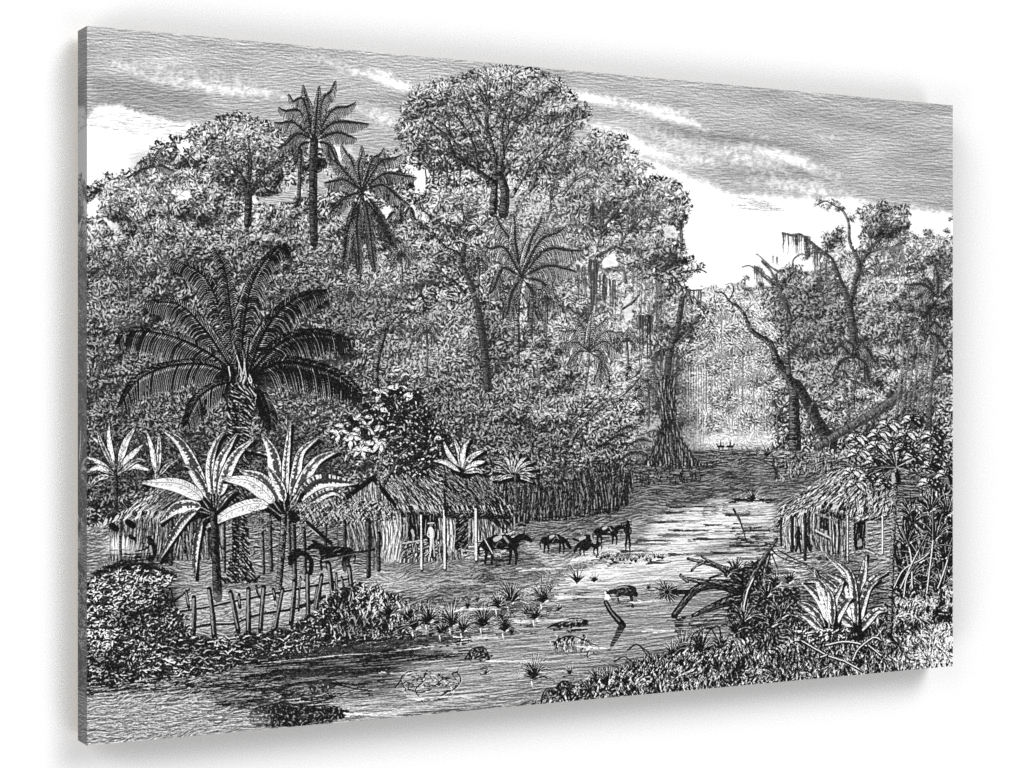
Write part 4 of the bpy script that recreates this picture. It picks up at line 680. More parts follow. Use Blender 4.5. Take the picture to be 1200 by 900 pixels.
# half-sunk branches
for p in [[(463, 806), (470, 797), (478, 788), (492, 786)], [(474, 806), (470, 795), (478, 787)], [(488, 790), (496, 798), (488, 806), (486, 812)], [(494, 796), (508, 804), (520, 796), (536, 797)], [(500, 786), (508, 792), (516, 800)], [(536, 788), (540, 797), (532, 808), (520, 812)], [(494, 800), (500, 790), (510, 800)], [(514, 790), (524, 798), (536, 802)], [(478, 808), (492, 812), (506, 808)], [(514, 818), (526, 810)], [(488, 812), (498, 826)], [(530, 790), (538, 800)]]: st(p, .05, 2.0, 1.0, wob=.3); st([(a+1.2, b+.8) for a, b in p], .9, .8, .5)
for _ in range(34): x = U(466, 538); y = U(788, 812); t = U(-1.2, 1.2)+(1.6 if U(0, 1) < .5 else 0); l = U(4, 11); st(bez((x, y), (x+l*math.cos(t), y+l*math.sin(t)*.8), U(-.3, .3)), .06 if U(0, 1) < .65 else .9, 1.5, .6)
hlines([(464, 806), (540, 800), (530, 822), (480, 826)], 26, .15, (4, 16), .9)
for p in [[(650, 755), (656, 749), (668, 746), (684, 750), (700, 758)], [(656, 750), (652, 758), (658, 766)], [(662, 749), (660, 760), (668, 770)], [(672, 748), (670, 756), (680, 766), (686, 770)], [(682, 750), (690, 760), (688, 768)], [(684, 745), (692, 754), (702, 758)], [(668, 747), (664, 754), (672, 762)]]: st(p, .05, 2.2, 1.1, wob=.3); st([(a+1.2, b+1) for a, b in p], .9, .8, .5)
for p in [[(736, 762), (748, 756), (764, 776)], [(748, 756), (760, 765), (764, 774)], [(720, 776), (732, 770), (742, 778)], [(730, 782), (746, 776), (760, 774)]]: st(p, .1, 1.8, .8, wob=.3)
for _ in range(22): x = U(652, 696); y = U(746, 768); t = U(0, 6.28); l = U(4, 9); st(bez((x, y), (x+l*math.cos(t), y+l*math.sin(t)*.7), .3), .08 if U(0, 1) < .65 else .9, 1.3, .5)
for i in range(12): st([(645+i*4, 752), (648+i*3.6, 764)], .12 if i % 2 else .85, 1.1, .6)
# drowned stump and its mirror; beast wading
gap([(709, 694), (714, 694), (714, 704), (709, 704)], .8, .97)
st([(710, 706), (716, 717), (726, 728), (730, 734)], .06, 5, 8); st([(710, 706), (717, 718), (726, 728)], .5, 1.2, 1.6); st([(728, 736), (722, 748), (714, 762)], .16, 8, 3)
for j in range(8): st([(712+U(-4, 6), 740+3*j), (730-j, 740+3*j)], .6, .8, .5)
st([(724, 694), (730, 692), (740, 693)], .1, 10, 13); st([(742, 692), (745, 697)], .1, 7, 6); st([(724, 693), (716, 694), (712, 697)], .12, 7, 4); st([(713, 696), (716, 700)], .1, 3, 2); st([(724, 698), (725, 705)], .12, 3, 1.5); st([(740, 700), (742, 712)], .14, 4, 2); st([(722, 690), (730, 688), (738, 689)], .62, 1.2, 1)
for _ in range(8): a = U(722, 742); st([(a, U(689, 696)), (a+3, U(689, 696))], .6, .7, .5)
gap([(708, 695), (714, 697), (716, 702), (710, 702)], .6, .97)
st([(711, 693), (715, 698)], .1, 2, 1.5)
hlines([(716, 702), (748, 702), (744, 712), (724, 712)], 14, .15, (3, 12), 1)
for c in [(790, 798)]: pass
bk = [(300, 772), (380, 764), (440, 760), (500, 752), (548, 745), (566, 728), (600, 716), (628, 706), (650, 690), (668, 672), (700, 660)]
c_, s_ = curve(bk, 3.0)
for (x, y), t_ in zip(c_, s_):
    for _ in range(3): l = U(6, 22); x_ = x+U(-14, 8); y_ = y+U(-5, 4); st([(x_-l/2, y_), (x_, y_+U(-1, 1)), (x_+l/2, y_+U(-1, 0))], U(.05, .2)+.3*t_, 1.1, .5)
    if U(0, 1) < .4: l = U(8, 20); st([(x+6, y+5), (x+6+l, y+4)], .93, 1.0, .5)
for x0, y0, w_ in [(640, 668, 50), (690, 700, 60), (560, 715, 40), (760, 706, 40), (640, 728, 70), (560, 748, 50), (700, 760, 40), (600, 776, 60), (520, 818, 70), (440, 838, 60), (780, 740, 40), (470, 790, 36)]:
    for j in range(5): st([(x0-w_/2+U(-10, 10), y0+U(-2.5, 2.5)), (x0, y0+U(-2, 1)), (x0+w_/2+U(-14, 10), y0+U(-4, 1))], U(.8, .98), 1.1, .5)
for x, y, n, L in [(655, 716, 8, 9), (548, 712, 10, 10), (588, 724, 8, 9), (560, 704, 8, 8), (645, 692, 7, 8), (735, 718, 0, 0), (600, 742, 8, 9), (668, 790, 9, 10), (570, 790, 7, 8), (760, 690, 6, 6), (505, 745, 12, 13), (484, 750, 12, 12)]:
    if n: tuft(x, y, n, L, 1.2, .06, .9, 1.4); hlines([(x-8, y), (x+8, y), (x+6, y+8), (x-6, y+8)], 6, .15, (3, 10), .9)
shade([(760, 420), (800, 420), (830, 548), (740, 548)], .30, .3, 6, .6); shade([(800, 400), (905, 400), (905, 520), (800, 520)], .66, .15, 8, .85); shade([(600, 560), (740, 545), (742, 598), (600, 614)], .24, .6, 4, .7)
for x, y, l in [(812, 594, 44), (792, 601, 30), (872, 604, 40), (782, 612, 30), (806, 622, 44), (846, 632, 60), (880, 640, 50), (858, 648, 44), (768, 634, 40), (742, 646, 30), (800, 650, 26), (890, 622, 30), (772, 660, 24), (836, 616, 14)]:
    for j in range(6): st([(x-l/2+U(-4, 8), y+U(-1.4, 1.4)), (x, y+U(-1, 1)), (x+l/2+U(-8, 6), y+U(-1.6, 1))], U(.08, .36), 1.2, .5)
    st([(x-l/2, y+3), (x+l/2, y+2)], .97, 1.0, .6)
for x in (826, 838, 850, 878):
    for j in range(5): st([(x+U(-4, -1), 590+3*j), (x+U(1, 4), 590.5+3*j)], U(.2, .45), 1.0, .6)
for x, y, n, L in [(486, 738, 22, 24), (502, 730, 22, 26), (518, 742, 20, 20), (530, 734, 24, 24), (543, 740, 18, 18), (566, 734, 22, 20), (592, 740, 18, 17), (598, 708, 26, 24), (584, 712, 16, 16), (637, 706, 22, 18), (628, 726, 18, 16), (626, 796, 22, 22)]:
    tuft(x, y, n, L, 1.35, .04, .93, 1.7); hlines([(x-12, y), (x+12, y), (x+8, y+12), (x-8, y+10)], 8, .15, (3, 12), .9); st([(x-3, y+3), (x-2, y+10)], .95, 1.6, .8)
# ---------------------------------------------------------------- drift tree
flush()
fill([(858, 668), (900, 650), (910, 690), (935, 690), (950, 730), (935, 745), (860, 748), (850, 720)], .14, CURL, rough=3, k=2)
def log(p, w0, w1):
    st(p, .04, w0, w1); c, s = curve(p, 1.5); d = np.gradient(c, axis=0); d /= np.hypot(d[:, 0], d[:, 1])[:, None]
    w = w0+(w1-w0)*s
    for i in range(len(c)-3):
        for _ in range(2):
            t = U(-.36, .3)*w[i]; st([(c[i, 0]-d[i, 1]*t, c[i, 1]+d[i, 0]*t), (c[i+2, 0]-d[i, 1]*t, c[i+2, 1]+d[i, 0]*t)], .68 if t*np.sign(d[i, 0]+.01) < .06*w[i] else .3, .8, .5)
log([(870, 694), (846, 686), (826, 687), (812, 694), (802, 706), (790, 722)], 13, 7); log([(868, 690), (845, 684), (822, 682), (800, 677)], 12, 3); log([(868, 682), (850, 668), (835, 662), (818, 658), (806, 655)], 9, 3); log([(838, 662), (828, 656), (822, 652)], 4, 2); log([(826, 659), (816, 664), (810, 670)], 4, 2)
log([(872, 702), (850, 706), (830, 714), (812, 722)], 15, 4); log([(806, 682), (798, 676), (798, 673)], 4, 2); st([(832, 678), (846, 673)], .05, 3, 2); st([(790, 722), (796, 728)], .06, 2, 1.4)
log([(868, 748), (870, 715), (880, 682), (893, 658), (911, 632)], 11, 3.5); log([(896, 690), (898, 665), (902, 650)], 6, 4)
st([(871, 716), (876, 694), (884, 676)], .9, 1.6, 1)
for p in [[(905, 645), (916, 654), (940, 662)], [(905, 650), (912, 668)], [(898, 665), (908, 674), (914, 680)]]: st(p, .05, 1.6, 1)
for t in np.arange(-3.0, 3.1, .24): x, y = 782, 694; l = U(10, 18); st([(x, y), (x+l*math.cos(t), y+l*math.sin(t)*.85)], .04, 2.4, .8)
for t in np.arange(-3.0, 3.1, .5): x, y = 782, 694; st([(x+3*math.cos(t), y+3*math.sin(t)), (x+14*math.cos(t), y+12*math.sin(t))], .8, .9, .5)
st([(790, 694), (806, 694)], .06, 6, 6)
tuft(862, 672, 18, 22, 1.1, .03, .85, 2.4); tuft(852, 676, 12, 16, 1.1, .04, .8, 2)
for c, L in [((910, 688), 22), ((925, 684), 16), ((898, 700), 18), ((872, 728), 26), ((862, 742), 22), ((915, 725), 24), ((905, 735), 18)]: tuft(c[0], c[1], 15, L, 1.2, .03, .85, 1.9)
hlines([(785, 724), (880, 716), (860, 735), (800, 740)], 44, .08, (5, 22), 1.3)
for j in range(8): st([(793+U(-3, 3), 728+2.2*j), (803+U(-3, 3), 728+2.2*j)], .1, 1.6, .8)
# ---------------------------------------------------------------- right hut
shade([(930, 560), (975, 530), (1060, 520), (1090, 600), (1050, 600), (1000, 545), (960, 560)], .3, .7, 5)
fill([(914, 606), (948, 602), (948, 650), (920, 645)], .55, VERT, k=.8); fill([(947, 598), (990, 602), (992, 656), (975, 652), (947, 640)], .40, VERT, k=.9); fill([(990, 602), (1042, 602), (1042, 645), (992, 656)], .50, DUST, k=.9)
fill([(947, 596), (962, 592), (990, 604), (1044, 602), (1042, 610), (990, 611), (962, 602)], .05, VERT, k=2)
fill([(962, 606), (972, 608), (972, 623), (962, 620)], .03, VERT, k=2); fill([(1001, 611), (1015, 610), (1014, 643), (1001, 646)], .05, VERT, k=2); gap([(1005, 634), (1010, 632), (1011, 640), (1005, 641)], .5, .6)
st([(960, 606), (960, 620)], .6, 1.4, 1.2); st([(973, 608), (974, 624)], .6, 1.4, 1.2); st([(956, 622), (974, 631)], .8, 1.6, 1.6); st([(956, 625), (974, 634)], .05, 1.2, 1); st([(999, 612), (999, 647)], .62, 1.4, 1.2); st([(1016, 612), (1016, 640)], .62, 1.2, 1)
st([(952, 600), (982, 612)], .55, 1.2, 1); st([(983, 610), (984, 650)], .05, 2, 1.6); st([(975, 612), (976, 650)], .1, 1.4, 1)
hroof = [(907, 612), (912, 598), (930, 582), (952, 568), (975, 553), (1000, 546), (1040, 556), (1052, 580), (1050, 606), (1022, 606), (1005, 612), (990, 602), (962, 592), (947, 602), (930, 612), (914, 624), (908, 624)]
thatch(hroof, 620, -.55, 12, .82, .05, .45, 1.3, tex=DIAG)
for x in np.arange(910, 1050, 1.5):
    yb = 618-.36*(x-910) if x < 962 else (596+.3*(x-962) if x < 1000 else 604); st([(x+3, yb-8), (x+U(-2, 2), yb+U(-2, 3))], .04 if U(0, 1) < .5 else .82, 1.3, .6)
for x, y in inpoly([(975, 556), (1040, 558), (1048, 596), (990, 596)], 120): st([(x, y), (x+U(-2, 2), y+8)], .05 if U(0, 1) < .5 else .8, 1.2, .5)
for x, y0, y1, w, l in [(916, 608, 640, 3, .2), (929, 607, 646, 4, .15), (932, 607, 640, 2, .9), (944, 603, 656, 4, .3), (994, 605, 660, 3.2, .85), (1035, 606, 650, 2.6, .9), (949, 600, 625, 3, .2)]: post(x, y0, x, y1, w, l, .05)
fig(936, 646, 29, .05, 3.6); st([(946, 630), (950, 645)], .08, 5, 4)
hlines([(925, 645), (1040, 650), (1020, 664), (940, 660)], 70, .12, (4, 16), 1); hlines([(890, 660), (1010, 650), (1000, 690), (930, 690)], 60, .2, (4, 18), .8)
st([(912, 645), (930, 655), (950, 664)], .08, 1.4, 1)
hlines([(862, 612), (912, 622), (915, 650), (862, 640)], 90, .15, (4, 18), 1.1); st([(860, 597), (868, 612), (874, 632)], .08, 2.2, 1.8); st([(863, 600), (873, 630)], .6, .8, .6)
hlines([(862, 585), (912, 585), (912, 590), (862, 590)], 16, .1, (6, 26), 1.2); tuft(882, 588, 14, 15, 1.1, .04, .9, 1.6); st([(862, 587), (908, 587)], .06, 1.4, 1.2)
# ---------------------------------------------------------------- near bank, lower right
flush()
bank = [(620, 826), (650, 815), (690, 795), (705, 790), (740, 775), (790, 765), (850, 752), (905, 742), (950, 735), (1010, 735), (1048, 700), (1060, 640), (1056, 590), (1124, 560), (1124, 800), (620, 850)]
T = (.26+.10*CL+.28*smooth((PX-1050)/70)*smooth((PY-705)/50)).astype(np.float32)
fill(bank, T, GRAS, rough=3, k=1.4)
for p, t, a in [([(1056, 590), (1117, 580), (1117, 700), (1060, 700)], .30, .8), ([(770, 765), (870, 760), (860, 775), (770, 785)], .14, .8), ([(850, 742), (960, 738), (1040, 750), (1030, 775), (900, 765)], .17, .8), ([(1080, 740), (1117, 720), (1117, 778), (1040, 785)], .66, .8), ([(700, 780), (760, 775), (760, 800), (700, 810)], .3, .6)]: shade(p, t, a, 5)
for x, y in sorted(inpoly([(640, 822), (700, 792), (800, 768), (950, 750), (1124, 700), (1124, 790), (640, 832)], 2600), key=lambda p: p[1]):
    q = .33+.45*max(0, (x-1040)/80); a = U(-2.3, -.6); l = U(3, 8); st(bez((x, y), (x+l*math.cos(a), y+l*math.sin(a)), U(-.2, .2)), .03 if U(0, 1) > q else .88, 1.15, .5)
for x, y in inpoly([(690, 795), (800, 764), (860, 756), (860, 770), (700, 806)], 130): tuft(x, y, 4, 10, .8, .03, .9, 1.6)
tuft(700, 800, 12, 20, .8, .05, .92, 1.8, lean=-.3); tuft(712, 803, 10, 22, .6, .05, .95, 1.8, lean=-.35); tuft(690, 812, 8, 14, 1, .05, .9, 1.5)
tuft(800, 766, 16, 28, .9, .05, .92, 1.8); tuft(822, 764, 20, 30, 1.1, .04, .95, 1.9); tuft(788, 768, 10, 20, .9, .05, .9, 1.5); tuft(845, 760, 14, 22, 1.1, .04, .9, 1.8)
for p in [[(814, 764), (820, 742), (832, 736), (840, 748)], [(822, 764), (830, 742), (842, 734), (846, 750)], [(808, 764), (812, 745), (822, 738)]]: st(p, .05, 1.8, 1)
# reeds at the right edge
for x, y in inpoly([(1052, 640), (1117, 600), (1117, 700), (1056, 712)], 60): st([(x, y), (x+U(-6, 4), y-20), (x+U(-10, 10), y-U(35, 60))], .04, 2.2, .9)
for c in [(1062, 640), (1078, 660), (1096, 632), (1108, 655), (1070, 612), (1090, 600), (1110, 605), (1084, 690), (1066, 680), (1104, 690)]: tuft(c[0], c[1], 15, 30, 1.2, .04, .85, 1.7)
for p in [[(1048, 690), (1060, 668), (1082, 655), (1100, 640), (1116, 640)], [(1086, 704), (1090, 670), (1094, 636), (1094, 600)], [(1100, 690), (1108, 668), (1116, 640)], [(1070, 690), (1068, 650), (1058, 620)], [(1056, 690), (1070, 660), (1088, 625)], [(1060, 700), (1064, 676), (1076, 660)]]: st(p, .03, 3.2, 2.2); st([(a-.6, b) for a, b in p], .82, 1.3, .9)
foliage([(1050, 705), (1117, 690), (1117, 730), (1060, 735)], .3, .1, GRAS, 1.8, 2); dabs([(1050, 705), (1117, 690), (1117, 730), (1060, 735)], 300, 6, 1.3, -.3, .04, .85, True)
# agaves
shade([(925, 700), (950, 670), (1000, 655), (1040, 680), (1044, 745), (990, 755), (935, 750)], .24, .75, 6)
def fan(tips, W, l=.9):
    for p in tips: bshadow([(a+2.5, b+2) for a, b in p]); blade(p, W*U(.85, 1.1), l*U(.85, 1.03), vein=.2, tip=.85, pet=.06)
fan([[(1003, 745), (1004, 710), (994, 675), (968, 650)], [(1002, 745), (996, 715), (978, 690), (945, 664)], [(1004, 742), (1006, 700), (1012, 670), (1015, 650)], [(1006, 742), (1012, 705), (1022, 680), (1040, 671)], [(1005, 744), (1010, 712), (1018, 690), (1030, 680)], [(1006, 744), (1016, 728), (1028, 716), (1040, 716)], [(1001, 745), (998, 700), (988, 680), (968, 672)], [(1004, 745), (1002, 706), (996, 672), (976, 655)], [(1000, 735), (990, 726), (984, 724)]], 7.5, .58)
fan([[(972, 738), (966, 712), (955, 695), (938, 681)], [(974, 738), (968, 708), (962, 690), (955, 668)], [(976, 738), (976, 706), (984, 690), (988, 682)], [(978, 738), (982, 720), (992, 706), (998, 702)], [(968, 738), (958, 722), (948, 712), (935, 706)], [(966, 740), (956, 732), (948, 724), (937, 721)], [(972, 736), (972, 706), (960, 682), (942, 682)], [(976, 736), (974, 700), (968, 690)]], 8, .64)
leaves([(930, 738), (1000, 738), (990, 750), (935, 752)], 60, 6, 2.4, .7)
for p in [[(968, 757), (990, 753), (1014, 757), (1034, 766)], [(940, 752), (968, 768), (990, 776), (1012, 788)], [(1000, 775), (1006, 762), (1024, 748), (1034, 752)], [(1018, 757), (1034, 770)], [(962, 771), (970, 768)]]: st(p, .03, 4, 3, wob=.3); st([(a, b-.5) for a, b in p], .86, 1.5, 1.0, wob=.3)
# papaya
shade([(990, 500), (1040, 484), (1100, 480), (1120, 520), (1120, 590), (1060, 600), (1040, 585), (995, 575)], .27, .75, 6)
trunk([(1051, 548), (1049, 600), (1046, 660), (1043, 745)], 4, 6.5, .06, .8); st([(1042, 744), (1048, 752), (1054, 756)], .04, 5, 2)
def hand(x, y, r, light=True, n=6):
    r *= 1.12
    for i in range(n):
        t = -math.pi+.25+(math.pi*1.25)*i/(n-1)-.3; e = (x+r*math.cos(t), y+r*.62*math.sin(t)+r*.3)
        m = ((x+e[0])/2, (y+e[1])/2-r*.14); st([(x, y), m, e], .03, 4.2 if light else 4.6, 1.2)
        blade([(x, y), m, e], 3.3, .93 if light or i < 2 else .14, dark=.02, edge=1.6, pet=.1)
for x, y, r, l in [(1094, 510, 15, 0), (1094, 526, 15, 0), (1092, 546, 14, 0), (1090, 566, 15, 0), (1070, 492, 13, 0), (1110, 556, 13, 0), (1042, 498, 14, 1), (1031, 508, 13, 1), (1004, 513, 12, 1), (1029, 522, 13, 1), (1064, 508, 12, 1), (1007, 531, 13, 1), (1000, 553, 13, 1), (1004, 567, 12, 1), (1072, 535, 13, 0), (1060, 524, 11, 0), (1026, 540, 12, 0), (1018, 560, 11, 0), (1036, 566, 10, 0)]:
    st([(1051, 548), ((1051+x)/2, (548+y)/2-3), (x, y)], .06, 1.5, 1.0); hand(x, y, r, l)
for i in range(20): t = U(0, 6.28); st([(1051, 548), (1051+U(14, 26)*math.cos(t), 548+U(10, 20)*math.sin(t))], .85 if i % 2 else .06, 1.0, .6)
st([(1052, 556), (1054, 566)], .05, 6, 5); st([(1047, 556), (1047, 566)], .7, 4, 3); st([(1057, 560), (1072, 580)], .7, 1, .8)
# ---------------------------------------------------------------- dark-leaved tree before the hut
flush()
blob = [(396, 505), (410, 492), (430, 484), (446, 460), (470, 452), (492, 458), (505, 482), (520, 500), (522, 520), (512, 545), (490, 556), (466, 540), (446, 536), (424, 528), (404, 520)]
shade([(385, 495), (450, 450), (520, 470), (535, 540), (480, 562), (400, 535)], .3, .6, 8)
fill(blob, (.24+.06*CL).astype(np.float32), CURL, rough=3, k=1.8)
def rosette(x, y, r, pl, n=7):
    t0 = U(0, 6.28)
    for i in range(n):
        t = t0+6.28*i/n+U(-.3, .3); l = r*U(.75, 1.1); ex, ey = x+l*math.cos(t), y+l*.7*math.sin(t)+2.5
        lit = U(0, 1) < pl*(1.15 if ey < y+2 else .6)
        blade([(x, y), ((x+ex)/2, (y+ey)/2-1.5), (ex, ey)], 4.6, .95 if lit else U(.06, .24), dark=.02, edge=1.4, pet=.05)
for x, y in sorted(inpoly([(404, 498), (434, 486), (450, 466), (486, 462), (506, 490), (512, 520), (498, 542), (440, 526), (408, 514)], 34), key=lambda p: p[1]): rosette(x, y, 12, max(.05, .85-(x-405)/90), 7)
for x, y in [(402, 500), (396, 508), (446, 460), (466, 456), (484, 464), (436, 478), (418, 492), (410, 516), (444, 520), (424, 526)]: rosette(x, y, 13, .68, 6)
for x, y in [(506, 543), (490, 553), (514, 528), (518, 514), (470, 548)]: rosette(x, y, 11, .3, 7)
trunk([(445, 586), (444, 560), (448, 534), (458, 516), (470, 512)], 4.5, 2.5, .05, .75); trunk([(449, 570), (460, 550), (470, 532), (484, 522)], 4, 2, .05, .5); trunk([(466, 548), (480, 540), (492, 528)], 2.5, 1.4, .05, .5)
fan([[(540, 552), (526, 532), (520, 518)], [(541, 552), (538, 530), (532, 514)], [(542, 552), (543, 528), (550, 515)], [(543, 552), (552, 536), (567, 528)], [(544, 552), (556, 544), (568, 541)], [(539, 553), (522, 542), (508, 540)], [(544, 554), (558, 551), (566, 555)]], 5, .95)
fan([[(603, 558), (603+.55*l*math.cos(t), 556+.62*l*math.sin(t)), (603+l*math.cos(t), 556+l*math.sin(t)*.95+3)] for t, l in [(-3.3, 26), (-2.9, 28), (-2.5, 31), (-2.1, 30), (-1.75, 31), (-1.4, 30), (-1.05, 28), (-.7, 29), (-.35, 28), (0, 26), (.3, 22), (2.9, 20)]], 3.6, .88)
trunk([(604, 556), (605, 580), (604, 604)], 3, 4, .1, .6)
for q, t in [((150, 725, 22, 14), .05), ((125, 775, 24, 14), .07), ((215, 762, 30, 10), .05), ((195, 705, 14, 16), .06), ((300, 755, 40, 7), .07), ((420, 735, 30, 12), .08), ((170, 690, 12, 8), .1), ((400, 708, 16, 10), .1), ((260, 775, 40, 7), .08)]: shade(ell(*q), t, .8, 4, .8)
# weathered ground marks lower left
hlines([(104, 812), (240, 815), (330, 845), (104, 870)], 240, .15, (6, 22), .9, .5); hlines([(104, 812), (240, 815), (330, 845), (104, 870)], 120, .9, (6, 20), .9, .5); hlines([(104, 796), (330, 790), (330, 810), (104, 815)], 160, .05, (5, 24), 1.5); hlines([(104, 796), (330, 790), (330, 815), (104, 818)], 70, .72, (5, 18), 1.2)
hlines([(210, 835), (300, 815), (420, 812), (400, 822), (250, 852)], 80, .06, (5, 24), 1.3); hlines([(104, 640), (170, 660), (120, 700)], 20, .3, (5, 14), .8)
for x, y in inpoly([(215, 715), (330, 700), (380, 700), (360, 720), (230, 742)], 200): st([(x, y), (x+U(2, 5), y+U(-2, 2))], .25, .8, .5)
shade([(98, 818), (235, 816), (320, 840), (300, 860), (98, 882)], .60, .9, 6, .75); shade([(240, 782), (470, 786), (470, 812), (260, 826)], .34, .7, 6, .9)
hlines([(250, 786), (480, 780), (450, 815), (270, 830)], 90, .06, (8, 40), 1.3)
flush()
# ---------------------------------------------------------------- burin pass: thin cuts through the flat blacks and whites
lo = blur(G, 3.0)
G += ((CURL-.5)*.22*smooth((.42-lo)/.35)+(DUST-.5)*.10)*(lo < .97)
G = np.clip(G+.35*(G-blur(G, 2.2)), 0, 1)
LOBES = [((-.85, -.17, .49), 25, 2.36), ((-.85, -.17, -.49), 25, 2.11), ((-.81, -.34, .47), 25, 5.44), ((-.81, -.34, -.47), 25, 4.95), ((-.75, -.5, .43), 25, .86), ((-.75, -.5, -.43), 25, 1.76), ((.43, -.5, .75), 25, .5), ((.38, -.64, .66), 25, 5.7), ((.38, -.64, -.66), 25, .9), ((.32, -.77, .56), 25, 3.51), ((.32, -.77, -.56), 25, 2.74)]; AMB = .004; EXPO = .2
# ================================================================ the scene
import bpy
from mathutils import Matrix
# the engraving was drawn as a slanted sheet; here it is laid flat as a rectangular print
TW, TH = 2400, 1526
src4 = np.array([(101.6, 29.6), (1117.0, 123.8), (1117.0, 781.2), (101.6, 873.8)], float)   # sketch corners: TL TR BR BL
dst4 = np.array([(0, 1), (1, 1), (1, 0), (0, 0)], float)
A = []; Bv = []
for (x, y), (u, v) in zip(src4, dst4):
    A.append([u, v, 1, 0, 0, 0, -x*u, -x*v]); Bv.append(x); A.append([0, 0, 0, u, v, 1, -y*u, -y*v]); Bv.append(y)
h = np.append(np.linalg.solve(np.array(A), np.array(Bv)), 1).reshape(3, 3)
vv, uu = np.mgrid[0:TH, 0:TW]; uu = (uu+.5)/TW; vv = (vv+.5)/TH
den = h[2, 0]*uu+h[2, 1]*vv+1
sx = ((h[0, 0]*uu+h[0, 1]*vv+h[0, 2])/den-AX0)*S; sy = ((h[1, 0]*uu+h[1, 1]*vv+h[1, 2])/den-AY0)*S
sx = np.clip(sx, 0, RW-2.01); sy = np.clip(sy, 0, RH-2.01); ix = sx.astype(int); iy = sy.astype(int); fx = sx-ix; fy = sy-iy
PR = (G[iy, ix]*(1-fx)+G[iy, ix+1]*fx)*(1-fy)+(G[iy+1, ix]*(1-fx)+G[iy+1, ix+1]*fx)*fy
PR = .03+.955*np.clip(PR, 0, 1)**1.12
px = np.ones((TH, TW, 4), np.float32); px[..., 0] = PR; px[..., 1] = PR; px[..., 2] = PR
img = bpy.data.images.new('engraving_print', TW, TH, alpha=False); img.colorspace_settings.name = 'sRGB'
img.pixels.foreach_set(px.ravel()); img.update(); img.pack()

C = bpy.context.scene.collection
HH = 0.70; W = 1.572*HH; T = 0.0448*HH; GAP = 0.010
def mat(name, col=(.8, .8, .8), rough=.8, spec=.2):
    m = bpy.data.materials.new(name); m.use_nodes = True; b = m.node_tree.nodes['Principled BSDF']
    b.inputs['Base Color'].default_value = (*col, 1); b.inputs['Roughness'].default_value = rough; b.inputs['Specular IOR Level'].default_value = spec
    return m, m.node_tree.nodes, m.node_tree.links, b
def obj(name, verts, faces, m, uvs=None, parent=None):
    me = bpy.data.meshes.new(name); me.from_pydata(verts, [], faces); me.update(); me.materials.append(m)
    if uvs:
        l = me.uv_layers.new(name='UVMap')
        for i, uv in enumerate(uvs): l.data[i].uv = uv
    o = bpy.data.objects.new(name, me); C.objects.link(o)
    if parent: o.parent = parent
    return o
# printed cotton canvas: front
def print_mat(name, edge):
    m, N, L, b = mat(name, rough=.9, spec=.08)
    t = N.new('ShaderNodeTexImage'); t.image = img; t.interpolation = 'Linear'; t.extension = 'MIRROR'
    out = t.outputs['Color']
    if edge:                                    # mirrored picture on the wrapped edge, with side shade painted in as darker tones
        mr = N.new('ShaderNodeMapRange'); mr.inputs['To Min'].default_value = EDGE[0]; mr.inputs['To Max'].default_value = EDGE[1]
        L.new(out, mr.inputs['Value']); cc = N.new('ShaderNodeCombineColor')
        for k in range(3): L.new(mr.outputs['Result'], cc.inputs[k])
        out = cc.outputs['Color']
    L.new(out, b.inputs['Base Color'])
    tc = N.new('ShaderNodeTexCoord'); wv = []
    for ax in ('X', 'Z'):                       # weave of the cloth
        w = N.new('ShaderNodeTexWave'); w.bands_direction = ax; w.inputs['Scale'].default_value = 260; w.inputs['Distortion'].default_value = .6
        L.new(tc.outputs['Object'], w.inputs['Vector']); wv.append(w)
    mx = N.new('ShaderNodeMath'); mx.operation = 'MULTIPLY'; L.new(wv[0].outputs['Fac'], mx.inputs[0]); L.new(wv[1].outputs['Fac'], mx.inputs[1])
    bp = N.new('ShaderNodeBump'); bp.inputs['Strength'].default_value = .08; bp.inputs['Distance'].default_value = .0003
    L.new(mx.outputs[0], bp.inputs['Height']); L.new(bp.outputs['Normal'], b.inputs['Normal'])
    return m
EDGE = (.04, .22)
mf = print_mat('canvas_print_front', False); ms = print_mat('canvas_print_edge_shaded', True)
root = bpy.data.objects.new('canvas_print', None); C.objects.link(root)
root['label'] = 'black and white engraving of a jungle village by a stream, printed on stretched canvas'
root['category'] = 'canvas print'
zb = 1.15; root.location = (0, 0, zb)
x0, x1, z0, z1 = -W/2, W/2, 0.0, HH
obj('front_face', [(x0, 0, z0), (x1, 0, z0), (x1, 0, z1), (x0, 0, z1)], [(0, 1, 2, 3)], mf, [(0, 0), (1, 0), (1, 1), (0, 1)], root)
tu, tv = T/W, T/HH
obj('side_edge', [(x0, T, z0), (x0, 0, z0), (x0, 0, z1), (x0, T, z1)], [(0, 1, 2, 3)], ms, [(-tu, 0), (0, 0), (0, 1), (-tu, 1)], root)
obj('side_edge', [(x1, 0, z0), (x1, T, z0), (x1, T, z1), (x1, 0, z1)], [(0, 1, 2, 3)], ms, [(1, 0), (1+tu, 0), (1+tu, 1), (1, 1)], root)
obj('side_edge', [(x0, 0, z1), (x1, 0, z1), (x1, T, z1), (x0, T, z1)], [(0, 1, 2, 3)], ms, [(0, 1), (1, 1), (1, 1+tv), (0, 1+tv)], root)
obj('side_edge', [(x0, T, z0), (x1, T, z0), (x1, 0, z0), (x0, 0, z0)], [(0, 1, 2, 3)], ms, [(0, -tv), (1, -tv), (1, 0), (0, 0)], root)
mw, N, L, b = mat('pine_wood', (.52, .38, .22), .7)
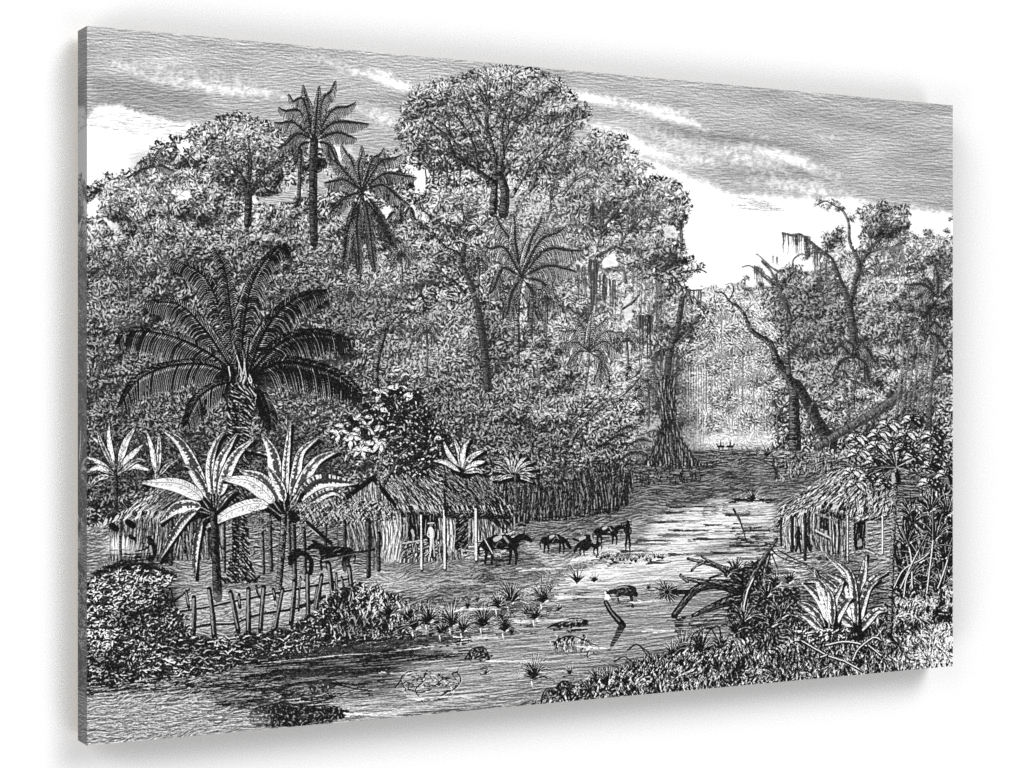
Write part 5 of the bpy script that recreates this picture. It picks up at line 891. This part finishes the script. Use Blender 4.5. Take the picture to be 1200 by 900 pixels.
nz = N.new('ShaderNodeTexNoise'); nz.inputs['Scale'].default_value = 60; cr = N.new('ShaderNodeValToRGB'); cr.color_ramp.elements[0].color = (.42, .29, .16, 1); cr.color_ramp.elements[1].color = (.6, .46, .28, 1)
L.new(nz.outputs['Fac'], cr.inputs['Fac']); L.new(cr.outputs['Color'], b.inputs['Base Color'])
bw = .04
def bar(a, c, d, e):                            # stretcher bar box x a..c, z d..e
    y0, y1 = .002, T-.0005
    v = [(x, y, z) for x in (a, c) for y in (y0, y1) for z in (d, e)]
    return obj('stretcher_bar', v, [(0, 1, 3, 2), (4, 6, 7, 5), (0, 4, 5, 1), (2, 3, 7, 6), (0, 2, 6, 4), (1, 5, 7, 3)], mw, None, root)
e = .001
bar(x0+e, x0+bw, z0+e, z1-e); bar(x1-bw, x1-e, z0+e, z1-e); bar(x0+bw+e, x1-bw-e, z0+e, z0+bw); bar(x0+bw+e, x1-bw-e, z1-bw, z1-e)
# the white wall
mwall, N, L, b = mat('white_painted_wall', (.86, .86, .86), .9, .05)
nz = N.new('ShaderNodeTexNoise'); nz.inputs['Scale'].default_value = 220; bp = N.new('ShaderNodeBump'); bp.inputs['Strength'].default_value = .03; bp.inputs['Distance'].default_value = .0004
L.new(nz.outputs['Fac'], bp.inputs['Height']); L.new(bp.outputs['Normal'], b.inputs['Normal'])
yw = T+GAP
wall = obj('wall', [(-6, yw, -1), (8, yw, -1), (8, yw, 4.5), (-6, yw, 4.5)], [(0, 1, 2, 3)], mwall); wall['kind'] = 'structure'
# camera: to the left of the canvas, level with its middle
th = math.atan(3.365e-4*2256/1.3765)
cam = bpy.data.objects.new('camera', bpy.data.cameras.new('camera')); C.objects.link(cam); bpy.context.scene.camera = cam
cam.data.sensor_width = 36; cam.data.lens = 2256/1200*36; cam.data.clip_end = 100; cam.data.clip_start = .01
ct, sn = math.cos(th), math.sin(th)
lx, ly = -.5904*ct+2.6746*sn, .5904*sn+2.6746*ct
cam.location = (x0-lx*HH, -ly*HH, zb+HH/2); cam.rotation_euler = (math.pi/2, 0, -th)
cam.data.shift_y = 2.0/1200
# added world light: narrow lobes from left and right, shaped for the wall halo
w = bpy.data.worlds.new('World'); bpy.context.scene.world = w; w.use_nodes = True
N, L = w.node_tree.nodes, w.node_tree.links; bg = N['Background']
tc = N.new('ShaderNodeTexCoord'); 
def lobe(vec, p, a):
    n = math.sqrt(sum(c*c for c in vec)); vm = N.new('ShaderNodeVectorMath'); vm.operation = 'DOT_PRODUCT'; vm.inputs[1].default_value = [c/n for c in vec]
    L.new(tc.outputs['Generated'], vm.inputs[0]); m1 = N.new('ShaderNodeMath'); m1.operation = 'MAXIMUM'; m1.inputs[1].default_value = 0; L.new(vm.outputs['Value'], m1.inputs[0])
    m2 = N.new('ShaderNodeMath'); m2.operation = 'POWER'; m2.inputs[1].default_value = p; L.new(m1.outputs[0], m2.inputs[0])
    m3 = N.new('ShaderNodeMath'); m3.operation = 'MULTIPLY'; m3.inputs[1].default_value = a; L.new(m2.outputs[0], m3.inputs[0]); return m3.outputs[0]
acc = None
for vec, p, a in LOBES:
    o = lobe(vec, p, a)
    if acc is None: acc = o
    else: m = N.new('ShaderNodeMath'); L.new(acc, m.inputs[0]); L.new(o, m.inputs[1]); acc = m.outputs[0]
m = N.new('ShaderNodeMath'); m.inputs[1].default_value = AMB; L.new(acc, m.inputs[0])
L.new(m.outputs[0], bg.inputs['Strength']); bg.inputs['Color'].default_value = (1, 1, 1, 1)
sc = bpy.context.scene
sc.view_settings.view_transform = 'Standard'; sc.view_settings.look = 'None'; sc.view_settings.exposure = EXPO; sc.view_settings.gamma = 1
sc.cycles.use_denoising = False
